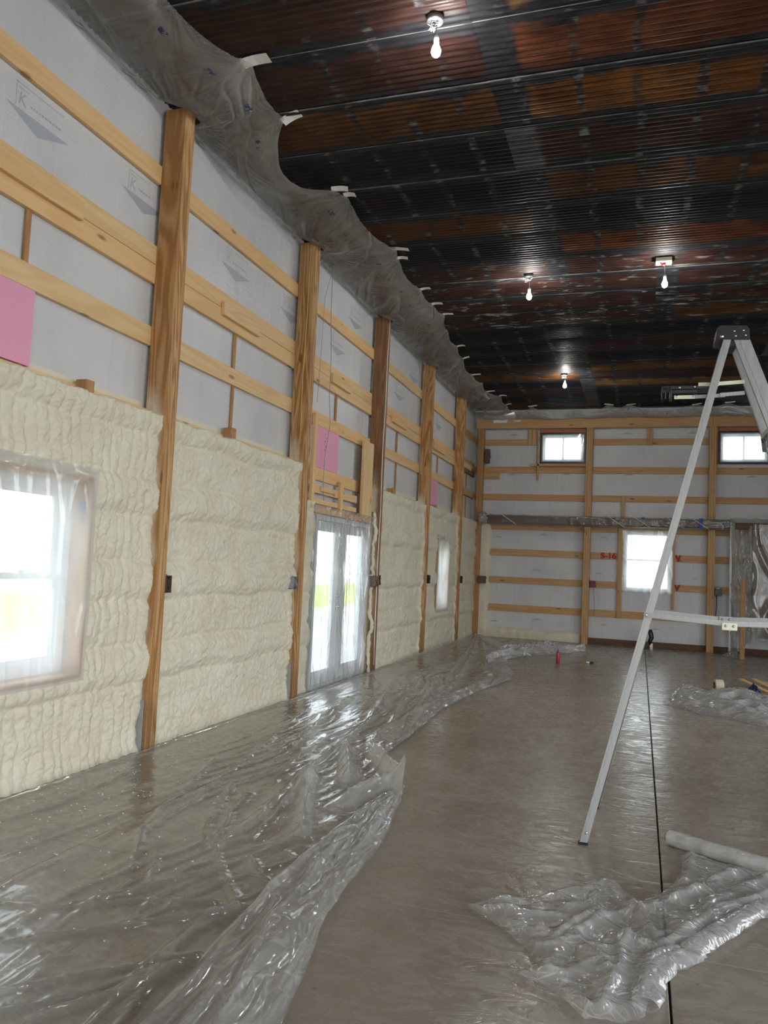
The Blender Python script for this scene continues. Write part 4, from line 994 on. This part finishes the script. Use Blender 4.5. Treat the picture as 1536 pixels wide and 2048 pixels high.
def bunch(cx_, cy_, rx, ry_, hh, seed):
    def f(nu_, nv_):
        T1, T2 = np.meshgrid(np.linspace(0, 2*np.pi, nu_), np.linspace(0.02, 1, nv_), indexing='xy')
        q = 1+.25*perlin(np.cos(T1)*2, np.sin(T1)*2, seed)
        hgt = hh*(1-T2**1.6)*(.45+.9*ridged(np.cos(T1)*T2*3+3, np.sin(T1)*T2*3, seed+1, 1.5)) + .006
        return np.stack([cx_+rx*q*T2*np.cos(T1), cy_+ry_*q*T2*np.sin(T1), np.maximum(hgt, .006)], -1)
    return f
grid('film_tail', bunch(5.50-OC[0], 17.75-OC[1], .2, .35, .10, 91)(40, 20), FILM_LOOSE, cl)

# ------------------------------------------------------------------ floor film along the left wall
RIDGES = [
 [(1.32,3.36),(1.13,3.74),(0.94,4.24),(0.78,4.85),(0.64,5.38)],[(1.07,4.34),(0.91,5.0),(0.78,5.76),(0.62,6.49),(0.41,7.6)],[(1.54,3.71),(1.33,4.09),(1.06,4.84)],[(1.52,3.84),(1.36,4.27),(1.25,4.69)],
 [(1.57,3.86),(1.54,4.36),(1.42,5.19),(1.3,6.15),(1.13,8.23)],[(1.67,3.96),(1.58,4.5),(1.48,5.22)],[(1.55,3.76),(1.83,3.41),(2.02,3.16)],[(1.34,2.52),(1.57,2.72),(1.8,2.96),(2.02,3.16)],[(1.6,2.26),(1.81,2.5),(2.07,2.75)],
 [(1.69,2.17),(1.84,2.32),(2.03,2.66)],[(1.07,2.8),(1.37,2.88),(1.59,3.07),(1.89,3.18)],[(1.35,2.92),(1.52,3.17),(1.72,3.51)],[(1.81,2.19),(1.95,2.4),(2.04,2.67)],[(0.3,3.59),(0.37,3.95),(0.29,4.83)],[(1.78,3.7),(1.93,3.53),(2.02,3.48)],[(1.53,3.24),(1.33,3.57)],
 [(0.02,16.2),(0.35,13.66),(0.73,11.12),(0.83,9.88),(0.84,9.48)],[(0.09,18.0),(0.52,15.2),(1.15,11.02),(1.38,9.33),(1.48,8.14)],[(0.12,18.03),(0.84,13.75),(1.22,11.38),(1.42,9.5)],[(0.16,18.07),(0.95,14.5),(1.53,11.71)],[(0.0,18.2),(1.15,15.02)],
 [(0.86,10.43),(1.16,8.77)],[(1.04,10.75),(1.38,8.67),(1.44,8.23)],[(1.39,10.35),(1.41,9.35),(1.48,8.25)],[(0.03,16.39),(0.06,13.71),(0.09,12.0)],
 [(0.93,5.86),(0.88,6.23),(0.82,6.93),(0.72,7.58)],[(1.03,5.92),(0.75,7.15),(0.53,8.47)],[(1.23,5.24),(1.13,6.29),(1.17,6.89),(1.18,7.3),(0.73,9.43)],[(1.46,5.16),(1.37,6.03),(1.16,7.4),(0.97,9.51)],[(0.97,9.51),(1.28,8.06),(1.5,6.5),(1.52,5.98)]]
TENTS = [([(1.9,4.12),(1.67,4.67),(1.49,5.14)], .07, .05), ([(1.92,4.73),(1.96,5.16),(2.13,5.32)], .10, .06), ([(1.44,6.02),(1.77,5.21)], .09, .05), ([(1.68,6.04),(2.16,5.26)], .11, .06), ([(1.5,5.2),(1.6,4.6)], .06, .04)]
def seg_dist(X, Y, pl_):
    d = np.full(X.shape, 9.0)
    for (x0, y0), (x1, y1) in zip(pl_[:-1], pl_[1:]):
        vx, vy = x1-x0, y1-y0; t = np.clip(((X-x0)*vx+(Y-y0)*vy)/(vx*vx+vy*vy), 0, 1)
        d = np.minimum(d, np.hypot(X-x0-t*vx, Y-y0-t*vy))
    return d
EDGE = [(.4, 2.62), (1.8, 2.56), (2.49, 2.536), (2.77, 2.49), (3.31, 2.37), (3.71, 2.337), (4.23, 2.32), (5.08, 2.177), (5.30, 2.15), (5.45, 2.06), (5.9, 1.806), (6.1, 1.70), (7.17, 1.688), (8.43, 1.613), (9.87, 1.709), (11.3, 1.927), (12.0, 1.86), (12.7, 1.64), (13.45, 1.55), (14.2, 1.18), (16.1, 1.15), (17.0, .8), (17.8, .4), (18.25, .12)]
def xedge(y): return np.interp(y, [a for a, _ in EDGE], [b_ for _, b_ in EDGE])
yv = np.concatenate([np.linspace(.4, 2.0, 40, endpoint=False), np.linspace(2.0, 7.2, 430, endpoint=False), np.geomspace(7.2, 18.22, 260)])
nu = 170; uv_ = np.linspace(0, 1, nu)[None, :]
xw = .055; xe = xedge(yv) + .018*perlin(yv*3.1, yv*0+1, 6) + .010*perlin(yv*9, yv*0, 7)
X = xw + (xe-xw)[:, None]*uv_; Yg = np.repeat(yv[:, None], nu, 1)
H = np.full(X.shape, .006)
dm = np.full(X.shape, 9.0)
for k, pl_ in enumerate(RIDGES):
    wpl = pl_; Xq = X+.02*perlin(Yg*2.5, X*2.5, 40+k); d = seg_dist(Xq, Yg, wpl)
    far = .5*(pl_[0][1]+pl_[-1][1]); A = .030 if far < 6 else .045; w_ = .022 if far < 6 else .035
    H = np.maximum(H, .006 + 1.25*A*(.75+.25*perlin(X*4, Yg*4, 90+k))*np.exp(-(d/w_)**1.1))
for pl_, A, w_ in TENTS:
    d = seg_dist(X, Yg, pl_); H += A*np.exp(-(d/w_)**1.4)
flow = X + .25*np.sin(Yg*.7)
near = 1-sstep(5.5, 8, Yg)
H += .016*ridged(flow*5.5+1.5*perlin(X, Yg*.6, 2), Yg*.55, 51, 5)*sstep(.1, .3, uv_) + .003*ridged(flow*12, Yg*1.4, 52, 4)
H += near*.003*ridged(X*5+Yg*4, Yg*3-X*2, 53, 5)
busy = np.exp(-(((X-1.25)/.42)**2+((Yg-6.0)/1.9)**2))
H += busy*.022*crumple_h(X, Yg*.5, 6, 57)
H += .03*np.exp(-((1-uv_)*(xe-xw)[:, None]/.05)**2)*(.4+.6*ridged(Yg*2, X*0, 55, 2)) 
H = np.maximum(H, .004)
H += .035*np.exp(-(X-xw)/.025)
ff = tag(empty('floor_film', (1.1, 6, 0)), 'large wrinkled clear plastic sheet spread over the floor along the foam wall', 'plastic sheet')
OF = np.array((1.1, 6, 0))
grid('sheet', np.stack([X, Yg, H], -1)-OF, FILM_FLOOR, ff)
# the bundled edge nearest the camera
yv2 = np.linspace(.4, 5.36, 420)
xin = np.interp(yv2, [.4, 1.6, 2.32, 2.68, 3.08, 3.64, 4.55, 5.0, 5.36], [2.17, 2.15, 2.13, 2.10, 2.06, 2.02, 2.02, 2.05, 2.13]); xo = xedge(yv2)+.012
tu = np.linspace(0, 1, 64)[None, :]
Xf = xin[:, None] + (xo-xin)[:, None]*tu + .012*perlin(yv2[:, None]*3, tu*3, 63)
Yf = np.repeat(yv2[:, None], 64, 1) - .10*tu*sstep(4.9, 5.36, yv2)[:, None]
wd = np.clip((xo-xin)/.30, .2, 1.3)[:, None]
Hf = .012 + .050*wd*np.sin(np.pi*np.clip(tu, 0, 1))**.6
Hf += .035*wd*np.exp(-((tu-.16-.02*perlin(yv2[:, None]*2, tu*0, 66))/.10)**2) + .030*wd*(ridged(tu*2.4+.35*perlin(yv2[:, None]*.8, tu*0, 67), yv2[:, None]*.5, 64, 2)-.3)
Hf += .016*(ridged(tu*5+yv2[:, None]*.4, yv2[:, None]*2.0, 65, 3)-.3) + .022*(crumple_h(Xf, Yf*.6, 8, 68)-.4)
ed = np.sin(np.pi*tu)**.35
grid('folded_edge', np.stack([Xf, Yf, np.maximum(Hf*ed, .008)], -1)-OF, FILM_FOLD, ff)
# far turned-back border of the sheet
yv3 = np.linspace(5.9, 13.4, 260); xo3 = xedge(yv3)+.01; tu3 = np.linspace(0, 1, 20)[None, :]
wb3 = np.interp(yv3, [5.9, 6.6, 8.4, 10, 12, 13.4], [.10, .30, .26, .20, .42, .3])[:, None]
X3 = xo3[:, None]-wb3*(1-tu3)+.02*perlin(yv3[:, None]*2, tu3*2, 70); Y3 = np.repeat(yv3[:, None], 20, 1)
H3 = .014+.04*np.sin(np.pi*tu3)**.5*(.4+.8*ridged(Y3*1.8+tu3*2, tu3*1.4, 71, 2)) + .006*perlin(X3*12, Y3*6, 73)
grid('folded_edge', np.stack([X3, Y3, np.maximum(H3, .01)], -1)-OF, FILM_FOLD, ff)
# crumpled tail of the sheet near the back corner
def tail(nu_, nv_):
    ys = np.linspace(0, 1, nu_)
    px = np.interp(ys, [0, .25, .5, .75, 1], [1.22, 1.36, 1.72, 2.15, 2.62]); py = np.interp(ys, [0, .25, .5, .75, 1], [13.2, 14.6, 15.5, 16.0, 16.6]); wd_ = np.interp(ys, [0, .2, .5, .8, 1], [.5, .55, .55, .40, .10])
    S, T = np.meshgrid(np.linspace(-1, 1, nv_), ys, indexing='xy')
    hh_ = np.interp(ys, [0, .25, .45, .6, .9, 1], [.10, .16, .15, .20, .09, .12])[:, None]
    Zz = hh_*(1-np.abs(S)**2.2)*(.35+.9*ridged(S*1.7+T*3, T*9+S*2, 75, 1.6)) + .01
    return np.stack([px[:, None]-.28*S*wd_[:, None], py[:, None]+S*wd_[:, None]*.95, np.maximum(Zz, .008)], -1)-OF
grid('crumpled_tail', tail(120, 50), FILM_LOOSE, ff)
# foam crumbs scattered on the sheet
bm = bmesh.new(); r2 = random.Random(5)
for k in range(420):
    y = r2.uniform(2.2, 8) if k < 330 else r2.uniform(2.4, 5.5); x = .12+abs(r2.gauss(0, .42)) if k < 330 else r2.uniform(.3, 1.9)
    if x > 2.0: continue
    s_ = r2.uniform(.0022, .006)
    bmesh.ops.create_icosphere(bm, subdivisions=1, radius=s_, matrix=Matrix.Translation((x, y, .014+s_)) @ Matrix.Diagonal((1, r2.uniform(.7, 1.6), .6, 1)))
o = from_bm('foam_crumbs', bm, simple('white_foam_crumb', (.85, .84, .78), .8)); o['kind'] = 'stuff'
tag(o, 'scattered white foam crumbs lying on the floor film by the foam wall', 'crumbs')

# ------------------------------------------------------------------ loose sheet and its roll in the right foreground
OUT = [(2.928,3.629),(3.065,3.761),(3.206,3.836),(3.34,4.02),(3.483,4.205),(3.567,4.223),(3.61,4.10),(3.63,3.975),(3.686,4.042),(3.779,4.177),(3.841,4.302),(3.883,4.46),(3.90,4.60),(3.911,4.85),(4.10,4.76),(4.31,4.62),(4.75,4.36),(4.72,3.95),(4.55,3.98),(4.40,4.10),(4.257,4.181),(4.161,4.026),(3.988,3.721),(3.911,3.595),(3.876,3.492),(3.779,3.387),(3.721,3.207),(3.702,3.008),(3.62,2.93),(3.505,2.90),(3.372,3.04),(3.233,3.112),(3.279,3.192),(3.297,3.283),(3.141,3.444)]
def inside(px, py, poly):
    c = np.zeros(px.shape, bool); n_ = len(poly)
    for i in range(n_):
        (x0, y0), (x1, y1) = poly[i], poly[(i+1) % n_]
        c ^= ((y0 > py) != (y1 > py)) & (px < (x1-x0)*(py-y0)/(y1-y0+1e-12)+x0)
    return c
FR = [[(2.92,3.64),(3.21,3.81),(3.47,4.2),(3.57,4.23),(3.63,3.96)],[(2.94,3.63),(3.29,3.29),(3.42,3.59),(3.51,3.81)],[(3.23,3.12),(3.43,2.98),(3.54,2.92)],[(3.3,3.31),(3.39,3.42),(3.53,3.73),(3.8,4.01),(4.06,4.38)],[(3.63,3.56),(3.57,3.04),(3.56,2.94)],[(3.63,3.56),(3.74,3.48)],[(3.64,3.96),(3.75,3.64),(3.84,3.7),(3.94,3.98),(4.31,4.58)],[(3.74,3.48),(3.93,3.86),(4.01,4.03),(4.27,4.27)],[(3.7,3.09),(3.72,3.37),(3.83,3.54)],[(3.37,3.74),(3.51,3.85),(3.51,3.74)],[(3.89,4.33),(3.94,4.75)],[(3.92,4.24),(4.18,4.58)],[(3.05,3.6),(3.38,3.62)],[(3.12,3.5),(3.36,3.45)],[(3.36,3.1),(3.56,3.32)],[(3.42,3.48),(3.58,3.22)]]
gx, gy = np.arange(2.9, 4.8, .0105), np.arange(2.86, 4.92, .0105); GX, GY = np.meshgrid(gx, gy, indexing='xy')
cxm, cym = (GX[:-1, :-1]+GX[1:, 1:])/2, (GY[:-1, :-1]+GY[1:, 1:])/2
keep = inside(cxm, cym, OUT)
bnd = np.zeros(GX.shape, int)
for dy in (0, 1):
    for dx in (0, 1): bnd[dy:dy+keep.shape[0], dx:dx+keep.shape[1]] += keep
loop = OUT + [OUT[0]]; dE = seg_dist(GX, GY, loop)
bmask = (bnd > 0) & (bnd < 4)
BX, BY = GX.copy(), GY.copy(); best = np.full(GX.shape, 9.)
for (x0, y0), (x1, y1) in zip(loop[:-1], loop[1:]):
    vx, vy = x1-x0, y1-y0; t = np.clip(((GX-x0)*vx+(GY-y0)*vy)/(vx*vx+vy*vy), 0, 1); qx, qy = x0+t*vx, y0+t*vy
    d = np.hypot(GX-qx, GY-qy); m_ = bmask & (d < best); BX[m_] = qx[m_]; BY[m_] = qy[m_]; best[m_] = d[m_]
H = np.full(GX.shape, .010)
for k, pl_ in enumerate(FR):
    d = seg_dist(GX+.02*perlin(GX*6, GY*6, 130+k), GY, pl_)
    H = np.maximum(H, .010+.042*(.7+.4*perlin(GX*5, GY*5, 150+k))*np.exp(-(d/.030)**1.3))
H += .050*crumple_h(GX, GY, 4.0, 160) - .012 + .018*crumple_h(GX, GY, 11, 165, 7) + .008*perlin(GX*3, GY*3, 162)
H = np.maximum(H*(.35+.65*sstep(0, .05, dE)), .006)
ls = tag(empty('loose_film', (3.6, 3.6, 0)), 'crinkled loose plastic sheet unrolled on bare concrete in the right foreground', 'plastic sheet')
OL = np.array((3.6, 3.6, 0))
grid('sheet', np.stack([BX, BY, H], -1)-OL, FILM_LOOSE, ls, keep)
# hem roll on the right-hand lower border
hem = [(4.72,3.97),(4.55,4.0),(4.40,4.12),(4.257,4.19),(4.161,4.04),(3.988,3.74),(3.911,3.61),(3.876,3.51),(3.779,3.40),(3.725,3.22),(3.70,3.02)]
pts = []
for (x0, y0), (x1, y1) in zip(hem[:-1], hem[1:]):
    for q in range(6): pts.append((x0+(x1-x0)*q/6-OL[0], y0+(y1-y0)*q/6-OL[1], .03))
nvh = len(pts); TH = np.linspace(0, 2*np.pi, 15)
Pp = np.array(pts); tang = np.gradient(Pp, axis=0); tang /= np.linalg.norm(tang, axis=1)[:, None]; nr = np.stack([-tang[:, 1], tang[:, 0], 0*tang[:, 0]], -1)
R_ = .040*(1+.3*(ridged(np.arange(nvh)[:, None]*.35, TH[None, :]*.8, 171, 1.5)-.4)); R_[:, -1] = R_[:, 0]
Pm = Pp[:, None, :] + nr[:, None, :]*(R_*1.25*np.cos(TH))[..., None]
Pm[..., 2] = np.maximum(.028+R_*.75*np.sin(TH), .004)
grid('rolled_hem', Pm, FILM_LOOSE, ls)
rollt = tag(empty('film_roll', (4.35, 4.70, 0)), 'grey roll of plastic film lying right of the ladder foot', 'film roll')
a = Vector((3.845, 4.955, .045))-Vector((4.35, 4.70, 0)); b_ = Vector((4.95, 4.36, .045))-Vector((4.35, 4.70, 0))
ax = (b_-a).normalized(); sd = ax.cross(Vector((0, 0, 1))).normalized()
S, TH = np.meshgrid(np.linspace(0, 1, 60), np.linspace(0, 2*np.pi, 22), indexing='ij')
rr_ = (.042+.004*perlin(S*9, TH*1.2, 181)); rr_[:, -1] = rr_[:, 0]
P = np.array(a)[None, None]+S[..., None]*(np.array(b_)-np.array(a)) + (rr_*np.cos(TH))[..., None]*np.array(sd) + (rr_*np.sin(TH))[..., None]*np.array((0, 0, 1.))
grid('roll', P, FILM_ROLL, rollt)
tube_obj('core', [a-ax*.025, a+ax*.1], .020, CARD, rollt, 14)

# ------------------------------------------------------------------ pile at the right edge, tape, can, marker
PO = [(3.95,10.35),(4.06,10.62),(4.10,11.3),(4.2,12.0),(4.36,12.2),(4.5,11.7),(4.62,11.3),(4.80,11.5),(4.98,11.6),(5.2,11.45),(5.6,11.5),(6.1,11.3),(6.1,9.6),(5.5,9.4),(5.15,9.35),(4.92,9.42),(4.65,9.70),(4.34,9.82),(4.15,10.15)]
gx, gy = np.arange(3.9, 6.2, .028), np.arange(9.3, 12.3, .028); GX, GY = np.meshgrid(gx, gy, indexing='xy')
keep = inside((GX[:-1, :-1]+GX[1:, 1:])/2, (GY[:-1, :-1]+GY[1:, 1:])/2, PO)
bnd = np.zeros(GX.shape, int)
for dy in (0, 1):
    for dx in (0, 1): bnd[dy:dy+keep.shape[0], dx:dx+keep.shape[1]] += keep
loop = PO+[PO[0]]; dE = seg_dist(GX, GY, loop); bmask = (bnd > 0) & (bnd < 4); BX, BY = GX.copy(), GY.copy(); best = np.full(GX.shape, 9.)
for (x0, y0), (x1, y1) in zip(loop[:-1], loop[1:]):
    vx, vy = x1-x0, y1-y0; t = np.clip(((GX-x0)*vx+(GY-y0)*vy)/(vx*vx+vy*vy), 0, 1); qx, qy = x0+t*vx, y0+t*vy
    d = np.hypot(GX-qx, GY-qy); m_ = bmask & (d < best); BX[m_] = qx[m_]; BY[m_] = qy[m_]; best[m_] = d[m_]
H = (.035+.10*np.exp(-(((GX-4.85)/.38)**2+((GY-10.9)/.7)**2))+.09*np.exp(-(((GX-4.2)/.2)**2+((GY-11.2)/.6)**2)))*(.5+.8*ridged(GX*3.2, GY*2.6, 191, 1.6))+.05*crumple_h(GX, GY, 3.0, 192)
H = np.maximum(H*sstep(0, .16, dE), .008)
tag(grid('loose_film', np.stack([BX, BY, H], -1), FILM_LOOSE, None, keep), 'crumpled heap of plastic film at the right edge before the tape roll', 'plastic sheet')
tr = tag(empty('tape_roll', (4.73, 12.0, .085)), 'tan roll of tape standing on edge beyond the plastic heap', 'tape roll')
lathe('tape', [(.048, -.055), (.083, -.055), (.085, -.05), (.085, .05), (.083, .055), (.048, .055)], CARD, tr, (0, 0, 0), 26, (0, math.pi/2, math.radians(12)))
lathe('core', [(.044, -.056), (.049, -.056), (.049, .056), (.044, .056), (.044, -.056)], BASEW, tr, (0, 0, 0), 26, (0, math.pi/2, math.radians(12)))
tag(board('wood_scrap', (4.8, 12.02, .0), (5.6, 12.11, .035), 'x', STRUTW), 'grey brown board lying right of the tape roll', 'board')
for k, (p0, p1, lab) in enumerate([((5.12, 12.9, .10), (5.38, 11.75, .06), 'tan lath leaning left in the scrap pile at the right edge'), ((5.30, 12.95, .11), (5.52, 11.85, .07), 'tan lath in the middle of the scrap pile'), ((5.42, 13.2, .05), (5.95, 12.3, .05), 'tan board lying flat behind the leaning laths')]):
    p0, p1 = Vector(p0), Vector(p1); d = p1-p0
    bm = bmesh.new(); add_box(bm, (0, -.035, -.008), (d.length, .035, .008), .002)
    o = from_bm('wood_scrap', bm, PINE); o.matrix_world = Matrix.Translation(p0) @ d.to_track_quat('X', 'Z').to_matrix().to_4x4(); tag(o, lab, 'board')
tag(crumple('cloth', bunch(5.16, 11.86, .10, .16, .13, 201), 36, 16, NAVY, 'x'), 'dark navy cloth tucked behind the plastic heap', 'cloth')
can = tag(empty('spray_can', (2.335, 13.97, 0)), 'red can with pointed nozzle standing near the back corner', 'can')
lathe('body', [(0, 0), (.031, 0), (.033, .006), (.033, .175), (.028, .190), (0, .192)], REDCAN, can, (0, 0, 0), 20)
lathe('nozzle', [(.017, .19), (.016, .205), (.011, .215), (.008, .238), (0, .24)], simple('dark_red_cap', (.20, .02, .02), .4), can, (0, 0, 0), 14)
mk = tag(empty('marker_pen', (2.85, 14.30, .016)), 'short black and white marker lying right of the red can', 'marker')
tube_obj('barrel', [(-.055, -.02, 0), (-.005, 0, 0)], .014, VINYL, mk, 10); tube_obj('pen_cap', [(-.005, 0, 0), (.06, .025, 0)], .016, BLACK, mk, 10)
cs = tag(empty('conduit_stub', (3.90, 17.95, 0)), 'black taped conduit stub rising from the floor under the back window', 'conduit')
tube_obj('pipe', [(.02, 0, 0), (.015, 0, .14)], .035, VINYL, cs, 12)
tube_obj('wrap', [(.012, 0, .10), (-.01, 0, .18), (.02, 0, .26), (.0, 0, .36), (-.015, 0, .43)], [.03, .045, .05, .052, .035], BLACK, cs, 12)
